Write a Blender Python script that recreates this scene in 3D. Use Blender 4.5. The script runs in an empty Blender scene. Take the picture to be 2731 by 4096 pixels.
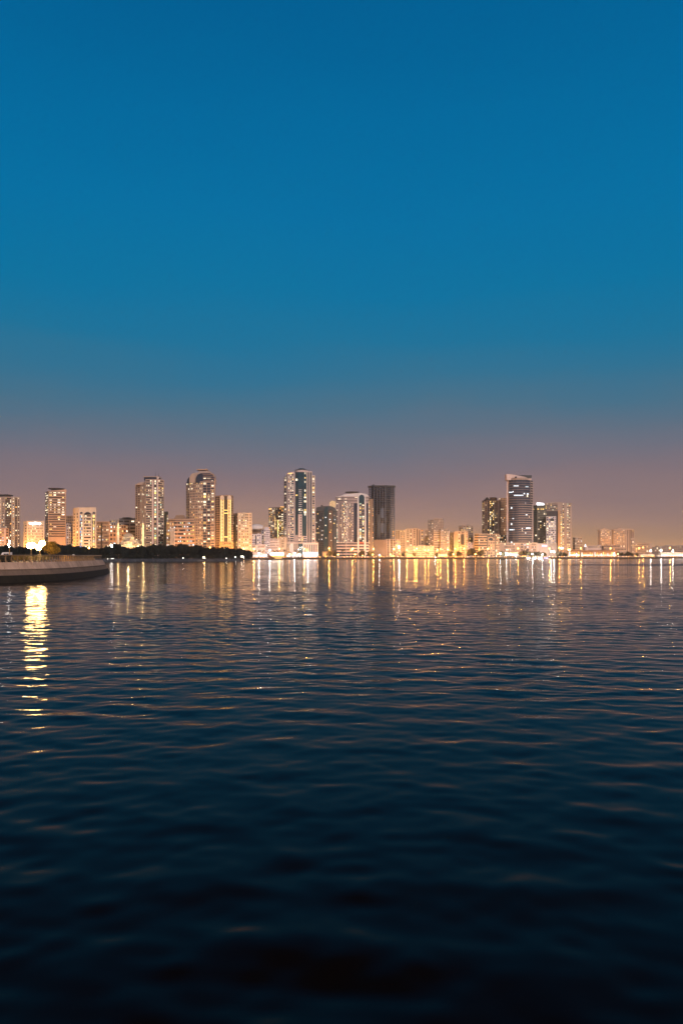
import bpy, math, random, re
import numpy as np
from mathutils import Vector, Matrix
R = math.radians
sc = bpy.context.scene
COL = sc.collection
rng = random.Random(7)
F = 26.0 / 36.0 * 4096.0          # focal length in photograph pixels
EYE = 5.0                         # camera height above the water
HOR = 2224.0                      # horizon row in the photograph
GZ = 2.2                          # level of the far bank

def wx(px, D): return (px - 1365.5) / F * D
def wz(py, D): return EYE + (HOR - py) / F * D

# ------------------------------------------------------------------ materials
def new_mat(name):
    m = bpy.data.materials.new(name); m.use_nodes = True
    nt = m.node_tree
    for n in list(nt.nodes): nt.nodes.remove(n)
    out = nt.nodes.new('ShaderNodeOutputMaterial')
    return m, nt, out
def surf(name, col, rough=.8, var=.18, scale=.12, metal=0.0, spec=.3, bump=0.0):
    m, nt, out = new_mat(name)
    b = nt.nodes.new('ShaderNodeBsdfPrincipled')
    b.inputs['Roughness'].default_value = rough
    b.inputs['Metallic'].default_value = metal
    b.inputs['Specular IOR Level'].default_value = spec
    tc = nt.nodes.new('ShaderNodeTexCoord')
    mp = nt.nodes.new('ShaderNodeMapping'); mp.inputs['Scale'].default_value = (1, 1, .35)
    nz = nt.nodes.new('ShaderNodeTexNoise'); nz.inputs['Scale'].default_value = scale; nz.inputs['Detail'].default_value = 6; nz.inputs['Roughness'].default_value = .65
    rp = nt.nodes.new('ShaderNodeValToRGB')
    rp.color_ramp.elements[0].position = .3; rp.color_ramp.elements[1].position = .7
    rp.color_ramp.elements[0].color = tuple(c * (1 - var) for c in col) + (1,)
    rp.color_ramp.elements[1].color = tuple(min(1, c * (1 + var * .6)) for c in col) + (1,)
    L = nt.links.new
    L(tc.outputs['Object'], mp.inputs['Vector']); L(mp.outputs['Vector'], nz.inputs['Vector']); L(nz.outputs['Fac'], rp.inputs['Fac'])
    L(rp.outputs['Color'], b.inputs['Base Color']); L(b.outputs['BSDF'], out.inputs['Surface'])
    if bump:
        bp = nt.nodes.new('ShaderNodeBump'); bp.inputs['Strength'].default_value = bump
        L(nz.outputs['Fac'], bp.inputs['Height']); L(bp.outputs['Normal'], b.inputs['Normal'])
    return m
def glow(name, col, strength, rand=.6, sample=False):
    m, nt, out = new_mat(name)
    e = nt.nodes.new('ShaderNodeEmission'); e.inputs['Color'].default_value = tuple(col) + (1,)
    oi = nt.nodes.new('ShaderNodeObjectInfo')
    mr = nt.nodes.new('ShaderNodeMapRange')
    mr.inputs['To Min'].default_value = strength * (1 - rand); mr.inputs['To Max'].default_value = strength * (1 + rand)
    nt.links.new(oi.outputs['Random'], mr.inputs['Value']); nt.links.new(mr.outputs['Result'], e.inputs['Strength'])
    nt.links.new(e.outputs['Emission'], out.inputs['Surface'])
    m.cycles.emission_sampling = 'FRONT_BACK' if sample else 'NONE'
    return m
WALLS = dict(tan=(.50, .37, .27), cream=(.62, .51, .40), salmon=(.50, .32, .22), brown=(.30, .20, .14), umber=(.17, .115, .085),
    white=(.70, .64, .62), grey=(.36, .32, .30), concrete=(.10, .125, .17), lilac=(.58, .53, .58), sand=(.56, .44, .30), slate=(.07, .08, .09),
    dusk=(.38, .29, .24), orange=(.52, .30, .17), pink=(.62, .49, .45), dark=(.035, .035, .04), olive=(.16, .15, .12))
M = {k: surf('wall_' + k, v, .85, .2, .09) for k, v in WALLS.items()}
M['glass'] = surf('dark_glazing', (.042, .042, .05), .12, .5, .25, spec=.5)
M['brownglass'] = surf('brown_glazing', (.085, .06, .047), .18, .5, .25, spec=.5)
M['teal'] = surf('teal_glazing', (.006, .05, .075), .12, .35, .12, spec=.6)
M['navy'] = surf('navy_glazing', (.016, .03, .062), .14, .4, .12, spec=.5)
M['green'] = surf('green_glazing', (.028, .04, .034), .16, .4, .12, spec=.5)
M['metal'] = surf('painted_steel', (.10, .09, .085), .5, .2, .5, metal=.4)
M['bronze'] = surf('bronze_rail', (.30, .18, .09), .35, .3, .6, metal=.5)
M['paving'] = surf('paving', (.10, .08, .065), .9, .3, .08)
M['palepaving'] = surf('promenade_paving', (.38, .30, .21), .85, .2, .3)
M['quay'] = surf('pale_concrete', (.47, .32, .235), .85, .4, .35, bump=.15)
M['quaywet'] = surf('damp_concrete', (.16, .11, .08), .9, .3, .6, bump=.2)
M['algae'] = surf('algae_concrete', (.014, .011, .007), .95, .5, .8, bump=.3)
M['rock'] = surf('rock_bank', (.055, .06, .07), .9, .5, .6, bump=.4)
M['bank'] = surf('dark_bank', (.05, .032, .022), .9, .4, .2)
M['bark'] = surf('bark', (.045, .032, .022), .9, .3, 1.5)
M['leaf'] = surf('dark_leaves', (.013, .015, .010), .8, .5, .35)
M['leaflit'] = surf('lamplit_leaves', (.16, .095, .012), .7, .5, .35)  # orange lamplight put into the leaf colour
M['palmleaf'] = surf('palm_leaves', (.05, .045, .022), .7, .4, .35)
M['hedge'] = surf('hedge_leaves', (.05, .045, .02), .8, .5, .8)
M['wood'] = surf('dark_hull_wood', (.10, .06, .045), .6, .3, .4)
M['stone'] = surf('pale_stone', (.70, .60, .45), .8, .12, .2)
M['lead'] = surf('lead_roof', (.30, .25, .22), .6, .15, .3)
M['canvas'] = surf('white_canvas', (.7, .66, .6), .8, .1, .3)
WIN = dict(w=glow('window_white', (1, .82, .56), 1.6), c=glow('window_cool', (.85, .93, 1), 1.5), y=glow('window_yellow', (1, .64, .2), 1.5),
    a=glow('window_amber', (1, .42, .08), 1.4), d=glow('window_dim', (1, .62, .34), .5, .5), g=glow('window_pale_green', (.75, 1, .72), .9),
    b=glow('window_blue', (.35, .55, 1), .8))
E_SOD = glow('sodium_lamp', (1, .46, .09), 40, .35)
E_WHITE = glow('white_lamp', (1, .93, .82), 60, .35)
E_STRIP = glow('gold_glow', (1, .62, .20), 4.5, .15)
E_SIGN = glow('white_sign', (.9, .93, 1), 4, .2)
E_LILAC = glow('lilac_sign', (.72, .66, 1), 2.2, .2)
E_RED = glow('red_sign', (1, .08, .03), 2.5, .2)
E_SHOP = glow('shop_light', (1, .92, .85), 4.5, .75)
E_SHOPY = glow('shop_light_warm', (1, .50, .13), 2.6, .6)
E_FLOOD = glow('flood_lamp', (1, .60, .20), 95, .05)
E_BOL = glow('bollard_orange', (1, .40, .07), 14, .6); E_BOLW = glow('bollard_white', (1, .86, .7), 6, .6)
E_BLUE = glow('blue_lamp', (.45, .55, 1), 14, .4)

# ------------------------------------------------------------------ mesh helpers
class MB:
    def __init__(s): s.v = []; s.f = []; s.m = []
    def hexa(s, p, mi=0):
        i = len(s.v); s.v += p
        s.f += [(i, i+1, i+2, i+3), (i+7, i+6, i+5, i+4), (i, i+4, i+5, i+1), (i+1, i+5, i+6, i+2), (i+2, i+6, i+7, i+3), (i+3, i+7, i+4, i)]
        s.m += [mi] * 6
    def box(s, x0, x1, y0, y1, z0, z1, mi=0):
        s.hexa([(x0, y0, z0), (x0, y1, z0), (x1, y1, z0), (x1, y0, z0), (x0, y0, z1), (x0, y1, z1), (x1, y1, z1), (x1, y0, z1)], mi)
    def prism(s, poly, z0, z1, mi=0):           # poly of (x, y)
        i = len(s.v); n = len(poly)
        s.v += [(x, y, z0) for x, y in poly] + [(x, y, z1) for x, y in poly]
        s.f += [tuple(range(i + n - 1, i - 1, -1)), tuple(range(i + n, i + 2 * n))]
        s.f += [(i + k, i + (k + 1) % n, i + n + (k + 1) % n, i + n + k) for k in range(n)]
        s.m += [mi] * (n + 2)
    def profile(s, poly, y0, y1, mi=0, sh=1.0):  # poly of (x, z) pushed back from y0 to y1
        i = len(s.v); n = len(poly)
        s.v += [(x, y0, z) for x, z in poly] + [(x * sh, y1, z) for x, z in poly]
        s.f += [tuple(range(i, i + n)), tuple(range(i + 2 * n - 1, i + n - 1, -1))]
        s.f += [(i + k, i + n + k, i + n + (k + 1) % n, i + (k + 1) % n) for k in range(n)]
        s.m += [mi] * (n + 2)
    def lathe(s, cx, cy, prof, n=20, mi=0):     # prof of (r, z)
        i = len(s.v); k = len(prof)
        for r, z in prof:
            s.v += [(cx + r * math.cos(2 * math.pi * a / n), cy + r * math.sin(2 * math.pi * a / n), z) for a in range(n)]
        for j in range(k - 1):
            for a in range(n):
                b = (a + 1) % n
                s.f.append((i + j*n + a, i + j*n + b, i + (j+1)*n + b, i + (j+1)*n + a)); s.m.append(mi)
        s.f += [tuple(range(i + n - 1, i - 1, -1)), tuple(range(i + (k-1)*n, i + k*n))]; s.m += [mi, mi]
    def tube(s, pts, r, n=6, mi=0):
        i = len(s.v); K = len(pts)
        rr = r if isinstance(r, (list, tuple)) else [r] * K
        for k, p in enumerate(pts):
            a = Vector(pts[max(0, k-1)]); b = Vector(pts[min(K-1, k+1)]); d = (b - a).normalized()
            u = d.orthogonal().normalized(); w = d.cross(u)
            for q in range(n):
                t = 2 * math.pi * q / n
                s.v.append(tuple(Vector(p) + (u * math.cos(t) + w * math.sin(t)) * rr[k]))
        for k in range(K - 1):
            for q in range(n):
                s.f.append((i + k*n + q, i + k*n + (q+1) % n, i + (k+1)*n + (q+1) % n, i + (k+1)*n + q)); s.m.append(mi)
        s.f += [tuple(range(i + n - 1, i - 1, -1)), tuple(range(i + (K-1)*n, i + K*n))]; s.m += [mi, mi]
    def build(s, name, mats, parent=None, org=(0, 0, 0), smooth=False):
        me = bpy.data.meshes.new(name)
        ox, oy, oz = org
        me.from_pydata([(x - ox, y - oy, z - oz) for x, y, z in s.v], [], s.f)
        mats = mats if isinstance(mats, (list, tuple)) else [mats]
        for m in mats: me.materials.append(m)
        if len(mats) > 1: me.polygons.foreach_set('material_index', s.m)
        if smooth: me.polygons.foreach_set('use_smooth', [True] * len(me.polygons))
        me.update()
        o = bpy.data.objects.new(name, me); COL.objects.link(o)
        if parent: o.parent = parent
        else: o.location = org
        return o
def tag(o, label=None, cat=None, group=None, kind=None):
    if label: o['label'] = label
    if cat: o['category'] = cat
    if group: o['group'] = group
    if kind: o['kind'] = kind
    return o
def empty(name, loc, label=None, cat=None, group=None):
    o = bpy.data.objects.new(name, None); o.location = loc; o.empty_display_size = .5; COL.objects.link(o)
    return tag(o, label, cat, group)
def copy_tree(o, parent=None):
    c = o.copy(); COL.objects.link(c)
    if parent: c.parent = parent
    for ch in kids.get(o.name, []): copy_tree(ch, c)
    return c
kids = {}
def index_kids(root):
    for o in COL.objects:
        if o.parent: kids.setdefault(o.parent.name, [])
    for o in COL.objects:
        if o.parent and o not in kids[o.parent.name]: kids[o.parent.name].append(o)

_pane = {}
def pane_mesh(k):
    if k not in _pane:
        b = MB(); b.box(-.5, .5, -.5, .5, -.5, .5)
        me = bpy.data.meshes.new('window'); me.from_pydata(b.v, [], b.f); me.materials.append(WIN[k]); _pane[k] = me
    return _pane[k]

# ------------------------------------------------------------------ buildings
TOK = re.compile(r'([A-Z])([\d.]+)(?::(\d+))?(?:@([\d.]+))?(!?)')
class Bld:
    """A building: front outline given as (photo column, depth) points; facades described strip by strip."""
    def __init__(s, kind, label, cat, D, px, wall='tan', glass='glass', trim='white', pal='wwwycd', group=None, seed=None, maxlit=100):
        s.D = D; s.org = (wx(px, D), D, GZ)
        s.root = empty(kind, s.org, label, cat, group)
        s.wall, s.glass, s.trim, s.pal = wall, glass, trim, pal
        s.core, s.w, s.t, s.roofs = MB(), MB(), MB(), []
        s.lit = []; s.extra = []; s.r = random.Random(seed if seed is not None else int(px * 13 + D)); s.maxlit = maxlit
    def z(s, py): return wz(py, s.D)
    def x(s, px, d=0): return wx(px, s.D + d)
    def vol(s, fp, ytop, nf, depth=24, ybot=None, roof=1.2, core=True):
        D = s.D
        s.pts = [(wx(p, D + d), D + d) for p, d in fp]
        dm = max(d for p, d in fp) + depth
        back = [(wx(fp[-1][0], D + dm), D + dm), (wx(fp[0][0], D + dm), D + dm)]
        s.poly = s.pts + back
        s.zt = s.z(ytop); s.zb = GZ if ybot is None else s.z(ybot); s.nf = nf
        if core: s.core.prism(s.poly, s.zb - (0 if ybot else .5), s.zt)
        if roof:
            cx = sum(p[0] for p in s.poly) / len(s.poly); cy = sum(p[1] for p in s.poly) / len(s.poly)
            g = [(cx + (x - cx) * 1.012 + (.0), cy + (y - cy) * 1.012 - .5) for x, y in s.poly]
            r = MB(); r.prism(g, s.zt + .02, s.zt + roof); s.roofs.append(r)
        return s
    def _box(s, mb, a, b, n, t0, t1, z0, z1, o0, o1):
        def P(t, o): return (a[0] + (b[0]-a[0]) * t + n[0] * o, a[1] + (b[1]-a[1]) * t + n[1] * o)
        q = [P(t0, o0), P(t1, o0), P(t1, o1), P(t0, o1)]
        mb.hexa([(x, y, z0) for x, y in q] + [(x, y, z1) for x, y in q])
    def fac(s, seg, dsl, top=None, bot=None, nf=None, k=1.55):
        a, b = s.pts[seg], s.pts[seg + 1]
        L = math.hypot(b[0]-a[0], b[1]-a[1]); dx, dy = (b[0]-a[0]) / L, (b[1]-a[1]) / L
        n = (dy, -dx)
        if n[0] * a[0] + n[1] * a[1] > 0: n = (-n[0], -n[1])
        z1 = s.zt if top is None else s.z(top); z0 = s.zb if bot is None else s.z(bot)
        nf = nf or max(1, round(s.nf * (z1 - z0) / (s.zt - s.zb)))
        h = (z1 - z0) / nf; toks = TOK.findall(dsl); W = sum(float(t[1]) for t in toks); t = 0
        ang = math.atan2(dy, dx)
        for ty, w, cnt, pr, ex in toks:
            t0, t1 = t, t + float(w) / W; t = t1
            cnt = int(cnt or 1); pr = float(pr or 0) * k; mb = s.t if ex else s.w
            cw = (t1 - t0) * L
            if ty == 'W': s._box(mb, a, b, n, t0, t1, z0, z1, -.3, .38); continue
            sp, off = dict(B=(.5, .34), P=(.46, .34), L=(.36, 1.3), G=(.16, .14), S=(.10, .12), R=(.13, .3), Q=(.32, .3), V=(0, 0), T=(.62, .34))[ty]
            if sp:
                for f in range(nf): s._box(mb, a, b, n, t0, t1, z0 + f*h, z0 + f*h + h*sp, -.3, off)
            pitch = (t1 - t0) / cnt; fill = .66
            if ty == 'P' or ty == 'T':
                fill = .6; pw = pitch * .36
                for c in range(cnt + 1):
                    c0 = max(t0, t0 + c*pitch - pw/2); c1 = min(t1, t0 + c*pitch + pw/2)
                    s._box(mb, a, b, n, c0, c1, z0, z1, -.3, .41)
            if ty == 'S':
                fill = .5
                for c in range(cnt): s._box(mb, a, b, n, t0 + (c+.02)*pitch, t0 + (c+.42)*pitch, z0, z1, -.3, .6)
            if ty == 'L':
                fill = .7
                for c in range(cnt + 1):
                    c0 = max(t0, t0 + (c-.07)*pitch); c1 = min(t1, t0 + (c+.07)*pitch)
                    s._box(mb, a, b, n, c0, c1, z0, z1, -.3, .6)
            if pr > 0:
                for f in range(nf):
                    for c in range(cnt):
                        if s.r.random() < pr:
                            tc = t0 + (c + (.72 if ty == 'S' else .5)) * pitch
                            zc0 = z0 + f*h + h * (sp + .06); zc1 = z0 + (f+1)*h - h * .05
                            fl = fill * s.r.choice((1, 1, .9, .6, .5)); hh = s.r.choice((1, 1, 1, .7))
                            s.lit.append((a[0] + dx*L*tc + n[0]*.09, a[1] + dy*L*tc + n[1]*.09, zc0 + (zc1-zc0)*hh/2, ang, pitch*L*fl, .1, (zc1-zc0)*hh, s.r.choice(s.pal)))
        return s
    def facs(s, dsls, **kw):
        for i, d in enumerate(dsls):
            if d: s.fac(i, d, **kw)
        return s
    # extra pieces, measured in photograph columns and rows at this building's distance
    def part(s, name, mat, fn, label=None, smooth=False):
        b = MB(); fn(b); o = b.build(name, mat, s.root, s.org, smooth)
        if label: o['label'] = label
        return o
    def pbox(s, name, mat, x0, x1, yt, yb, d0=-.6, d1=10, label=None):
        D = s.D + d0
        return s.part(name, mat, lambda b: b.box(wx(x0, D), wx(x1, D), D, s.D + d1, s.z(yb), s.z(yt)), label)
    def prof(s, name, mat, poly, d0=-.6, d1=10, label=None):
        D = s.D + d0
        return s.part(name, mat, lambda b: b.profile([(wx(x, D), s.z(y)) for x, y in poly], D, s.D + d1), label)
    def lathe(s, name, mat, px, dd, prof, n=24, smooth=True):      # prof of (radius in photo px, row)
        D = s.D + dd; q = D / F
        return s.part(name, mat, lambda b: b.lathe(wx(px, D), D, [(r*q, wz(y, D)) for r, y in prof], n), smooth=smooth)
    def arch(s, name, mat, x0, x1, yt, yb, d0=-.6, d1=.2, point=False):
        c, r = (x0+x1)/2, (x1-x0)/2
        pts = [(x0, yb)] + [(c - r*math.cos(math.pi*k/8), yt + r*(1.15 if point else 1) * (1 - math.sin(math.pi*k/8))) for k in range(9)] + [(x1, yb)]
        return s.prof(name, mat, pts, d0, d1)
    def done(s, roofmat=None):
        if s.core.v: s.core.build('glazing', M[s.glass], s.root, s.org)
        if s.w.v: s.w.build('wall', M[s.wall], s.root, s.org)
        if s.t.v: s.t.build('pier', M[s.trim], s.root, s.org)
        for r in s.roofs: r.build('roof', M[roofmat or s.wall], s.root, s.org)
        lit = s.lit[:]; s.r.shuffle(lit); lit.sort(key=lambda q: -round(q[4]*q[6], 0))
        for (x, y, z, an, w, d, h, k) in lit[:s.maxlit]:
            o = bpy.data.objects.new('window', pane_mesh(k)); COL.objects.link(o); o.parent = s.root
            o.location = (x - s.org[0], y - s.org[1], z - s.org[2]); o.rotation_euler = (0, 0, an); o.scale = (w, d, h)
        if lit[s.maxlit:]:
            b = MB(); ks = sorted(set(q[7] for q in lit))
            for (x, y, z, an, w, d, h, k) in lit[s.maxlit:]:
                c, sn = math.cos(an), math.sin(an)
                q = [(x + c*u - sn*v, y + sn*u + c*v) for u, v in ((-w/2, -d/2), (w/2, -d/2), (w/2, d/2), (-w/2, d/2))]
                b.hexa([(p[0], p[1], z - h/2) for p in q] + [(p[0], p[1], z + h/2) for p in q], ks.index(k))
            tag(b.build('window', [WIN[k] for k in ks], s.root, s.org), kind='stuff')
        return s.root
def simple(kind, label, cat, D, fp, top, nf, dsls, wall='tan', glass='glass', trim='white', pal='wwwycd', depth=22, parapet=1.2, roofbox=None, group=None):
    b = Bld(kind, label, cat, D, sum(p for p, d in fp) / len(fp), wall, glass, trim, pal, group)
    b.vol(fp, top, nf, depth, roof=parapet).facs(dsls)
    for k in range(2 if parapet and not roofbox else 0):
        f = b.r.uniform(.12, .75); p0 = fp[0][0] + (fp[-1][0] - fp[0][0]) * f; b.pbox('plant_room', M[wall], p0, p0 + (fp[-1][0] - fp[0][0]) * b.r.uniform(.1, .2), top - b.r.uniform(3, 7), top, 5, 11)
    for rb in (roofbox or []): b.pbox('plant_room', M[wall], rb[0], rb[1], rb[2], top - .1, 3, 12)
    return b
# ------------------------------------------------------------------ the skyline, left to right
AT, OT, LB = 'apartment_tower', 'office_tower', 'low_building'
CT, CO, CB = 'tower', 'tower', 'building'
# 1 tower cut by the left edge
b = Bld(AT, 'tall brown tower cut by the left photo edge, dark flat canopy on top', CT, 900, 30, 'dusk', 'brownglass', 'tan', 'wwwya')
b.vol([(-70, 12), (-2, 0), (62, 0), (82, 6)], 1991, 36)
b.facs(['P60:6@.25', 'P7:1@.75 W3! P12:2@.12 W3 R25:4@.14 W4! P8:1@.55 W3!', 'G7:1@.05 W2! P8:1@.2 W3'])
b.pbox('roof_canopy', M['metal'], -20, 33, 1977, 1982, -.5, 14); b.pbox('plant_room', M['slate'], -10, 29, 1982, 1990, 2, 12)
b.done()
b = simple('apartment_block', 'low salmon block with bright windows in front of the edge tower', CB, 870, [(-60, 0), (18, 0), (36, 6)], 2116, 11, ['P60:3 P18:2@.6', 'W5! P12:1@.25'], 'salmon', 'brownglass', 'pink')
b.done()
# 2 block with a white rooftop sign
b = simple('office_block', 'low cream-yellow block with a glowing white sign along its parapet', CB, 850, [(96, 8), (110, 0), (178, 0)], 2088, 13,
    ['W5 P9:1@.1', 'W4 P13:3@.3 W2 P13:3@.25 W2 P13:3@.35 W2 P11:2@.4 W3'], 'cream', 'brownglass', 'tan')
def sign(q):
    for x0, x1 in ((119, 122), (123, 126), (127, 129.5), (130.5, 134), (135, 137), (147, 150), (151, 153), (154, 157.5), (158.5, 161), (162, 165)):
        q.box(wx(x0, 849), wx(x1, 849), 848.6, 849, b.z(2096), b.z(2091.5))
    q.box(wx(119, 849), wx(165, 849), 848.7, 849, b.z(2097), b.z(2096.4))
    q.lathe(wx(141.5, 848.5), 848.5, [(1.1, b.z(2097)), (1.4, b.z(2094)), (1.1, b.z(2089))], 10)
b.part('roof_sign', E_SIGN, sign); b.done()
# 3 banded tower
b = Bld(OT, 'salmon tower with striped window bands and a round helipad over its roof', CO, 900, 225, 'salmon', 'brownglass', 'pink', 'wwwwy')
b.vol([(183, 16), (195, 0), (265, 0)], 1968, 22)
for t, bt, n, k in ((1968, 2056, 9, 1.0), (2056, 2152, 10, .32)):
    b.fac(0, 'B11:3@.62', t, bt, n, k); b.fac(1, 'W1 B66:4@.62 W3', t, bt, n, k)
b.fac(0, 'W10', 2152, 2226, 1); b.fac(1, 'W10', 2152, 2226, 1)
b.prof('parapet', M['salmon'], [(195, 1969), (207, 1962), (266, 1958), (266, 1969)], -.5, 1)
b.pbox('plant_room', M['metal'], 205, 246, 1957, 1966, 3, 14)
b.lathe('helipad', M['metal'], 227, 9, [(29, 1957), (32, 1955.5), (32, 1954.5)]); b.done()
b = simple('apartment_block', 'dark brown slab showing between the helipad tower and the arched cream tower', CB, 960, [(264, 0), (296, 0)], 2067, 15, ['P30:4@.04'], 'brown', 'glass'); b.done()
b = simple('apartment_block', 'narrow pale lilac block beside the arched cream tower', CB, 905, [(260, 0), (284, 0), (293, 6)], 2099, 14, ['P24:3@.12', 'P8:1@.1'], 'lilac'); b.done()
# 4 arched cream tower
b = Bld(AT, 'cream tower with arched top windows and a blue-lit glass strip', CT, 850, 340, 'cream', 'glass', 'cream', 'wwcy')
b.vol([(294, 14), (303, 5), (318, 0), (386, 0)], 2034, 16)
b.fac(0, 'P9:1@.1', 2052); b.fac(1, 'W4 P8:1@.2 W3', 2052)
b.pal = 'wwbcb'; b.fac(2, 'W2 G11:2@.6 V55', 2060); b.pal = 'wwyd'
b.fac(2, 'V13 W6 B28:2@.5 W5 V12 W4', 2060); b.pal = 'yyww'; b.fac(2, 'V52 G12:1@.8 V4', 2060)
for i, w in enumerate(('W10', 'W10', 'W10')): b.fac(i, w, 2034, 2060 if i == 2 else 2052, 1)
b.part('cornice', M['cream'], lambda q: q.box(b.x(318), b.x(386), 849.2, 849.6, b.z(2061), b.z(2059)))
for x0, x1 in ((321, 331), (337, 366), (371, 382)): b.arch('arched_window', M['navy'], x0, x1, 2048, 2055, -.75, -.3)
b.pbox('plant_room', M['tan'], 336, 372, 2030, 2034, 3, 12); b.lathe('roof_dish', M['metal'], 352, 5, [(2, 2034), (10, 2030), (11, 2029)]); b.done()
b = simple('apartment_block', 'orange-tan block with a dark slot, right of the arched cream tower', CB, 880, [(386, 0), (440, 0)], 2090, 11,
    ['W2 P15:3@.22 V6 P24:5@.22 W4'], 'orange', 'brownglass', roofbox=[(398, 424, 2086)]); b.done()
b = simple('apartment_block', 'thin grey block behind the left minaret', CB, 935, [(438, 0), (464, 0)], 2083, 14, ['P26:3@.35'], 'grey'); b.done()
b = simple('office_block', 'stepped grey block with dark window bands behind the mosque dome', CB, 960, [(464, 0), (546, 0)], 2082, 11,
    ['W10 B20:2@.04 W4 B20:1@.05 W4 B20:1@.08 W4'], 'grey', 'glass', 'lilac', roofbox=[(476, 545, 2071), (490, 520, 2068)])
b.pbox('roof_band', M['slate'], 480, 545, 2075, 2078, 2.4, 8); b.done()
b = simple('apartment_block', 'orange block with few lit windows standing behind the mosque between its minarets', CB, 930, [(440, 0), (478, 0), (513, 0)], 2104, 8, ['P38:3@.35', 'P35:4@.3'], 'orange', 'brownglass'); b.done()
# 5 tall tower with twin aerials
b = Bld(AT, 'tall tower with twin roof aerials and a lit glass strip between two pale piers', CT, 850, 610, 'dusk', 'glass', 'pink', 'wwwydg')
b.vol([(543, 16), (562, 7), (584, 1.5)], 1937, 34).facs(['P19:2@.06', 'S22:4@.10'])
b.prof('parapet', M['dusk'], [(543, 1938), (552, 1931), (572, 1926), (584, 1924), (584, 1938)], 4, 14)
b.vol([(583, 0), (634, 0), (656, 8)], 1921, 33)
b.facs(['W2 B24:3@.22 W2 W6! G13:1@.6 W6!', 'B20:3@.25 W2'])
b.pbox('crown', M['navy'], 577, 631, 1908, 1921, 2, 16); b.pbox('roof_slab', M['dusk'], 574, 634, 1905, 1908, 1, 18)
b.pbox('crown_pier', M['pink'], 628, 634, 1908, 1921, 1, 3)
for x, y in ((615.5, 1884), (628.5, 1888)): b.part('aerial', M['metal'], lambda q: q.tube([(b.x(x), 858, b.z(1905)), (b.x(x), 858, b.z(y))], [.3, .15]))
b.done()
b = simple(OT, 'thin dark glass tower tucked right of the twin-aerial tower', CO, 930, [(653, 0), (673, 0)], 2050, 18, ['G14:2@.06 W1 G5:1@.4'], 'slate', 'green'); b.done()
# 6 hotel
b = Bld('hotel', 'salmon hotel with rounded white-finned corner and mansard roof block', 'hotel', 800, 724, 'salmon', 'glass', 'white', 'wwyycd')
b.vol([(668, 12), (680, 5), (700, 0), (780, 0)], 2088, 10)
b.facs(['P12:2@.45', 'S20:4@.3', 'B9:1@.15 W2 B32:4@.32 W4 B22:3@.4 W1 B8:1@.6 W2'])
for k in range(4): b.pbox('fin', M['white'], 682 + k*5, 683.6 + k*5, 2112, 2200, 1.2 - k*1.1, 3 - k)
b.vol([(672, 12), (684, 6), (702, 1.5), (776, 1.5)], 2081, 1, 20, 2088)
b.prof('roof_tier', M['brown'], [(674, 2081), (680, 2074), (748, 2073), (756, 2081)], 4, 16)
b.prof('roof_block', M['brown'], [(697, 2074), (704, 2060), (731, 2059), (741, 2074)], 6, 14); b.done()
# 7 rounded crown tower
b = Bld(AT, 'tallest left-hand tower, brown with a rounded barrel crown and blue glass bay', CT, 850, 803, 'dusk', 'navy', 'salmon', 'wwwyyd')
b.vol([(746, 14), (760, 6), (785, 2), (812, 0), (858, 0), (861, 8)], 1930, 29)
b.facs(['P14:2@.18', 'P25:4@.22', 'P27:4@.25', 'G15:1@.32 W1! G15:1@.25 W1! B14:1@.45', 'W3'])
b.prof('crown', M['dusk'], [(757, 1931), (759, 1905), (766, 1895), (782, 1890), (792, 1889), (796, 1884), (838, 1883), (846, 1889), (854, 1900), (857, 1931)], 2.5, 20)
b.prof('barrel_bay', M['navy'], [(812, 1931), (784, 1931), (784, 1912), (790, 1899), (803, 1893), (840, 1892), (850, 1898), (856, 1910), (858, 1931)], .2, 8)
b.prof('barrel_bay', M['navy'], [(747, 1931), (750, 1915), (757, 1907), (768, 1906), (774, 1912), (776, 1931)], 6, 14)
for k in range(4): b.pbox('crown_band', M['salmon'], 812, 856 - (3 if k == 3 else 0), 1900 + k*8 - 4, 1901.5 + k*8 - 4, -.1, 1.5)
for x0, x1, y in ((815, 824, 1911), (829, 843, 1911), (846, 853, 1920)): b.pbox('window', WIN['w'], x0, x1, y, y + 4, -.0, .3)
b.pbox('roof_slab', M['salmon'], 787, 829, 1874.5, 1878, 4, 14); b.pbox('roof_leg', M['salmon'], 797, 801, 1878, 1884, 6, 9); b.pbox('roof_leg', M['salmon'], 822, 828, 1872, 1884, 6, 9)
b.pbox('corner_fin', M['salmon'], 858, 860, 1913, 1960, .5, 3); b.pbox('corner_fin', M['salmon'], 745.5, 747, 1925, 1960, 13, 15); b.done()
# 8 gold columns; emissive strips stand in for their floodlit glow
b = Bld(AT, 'tower with two gold columns, floodlit glow made by emissive strips', CT, 850, 900, 'brown', 'brownglass', 'dusk', 'dda')
b.vol([(860, 6), (880, 4)], 1986, 27).facs(['G6:1 B14:1@.03'])
b.vol([(880, 0), (924, 0), (933, 5)], 1985, 27)
for k in range(26): b.pbox('gold_niche', M['cream'], 887 if k % 2 else 915, 892.5 if k % 2 else 920.5, 1999 + k*6.4, 2003 + k*6.4, -.9, -.2)
b.facs(['W3! V2 W3! V2 W2! V17 W2! V2 W3! V2 W2!', 'B9:1@.05'])
for x in (884.6, 893.6, 912.6, 921.4): b.pbox('glow_strip', E_STRIP, x, x + .9, 1999, 2171, -1.4, -.7)
for x in (889, 917): b.prof('column_cap', M['cream'], [(x-8, 1998), (x-8, 1988), (x-4, 1983), (x, 1981), (x+4, 1983), (x+8, 1988), (x+8, 1998)], -.8, 3)
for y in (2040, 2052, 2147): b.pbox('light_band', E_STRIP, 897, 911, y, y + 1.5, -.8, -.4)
b.vol([(877, -4), (934, -4)], 2171, 5, 6).facs(['P57:9@.35']); b.done()
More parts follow.
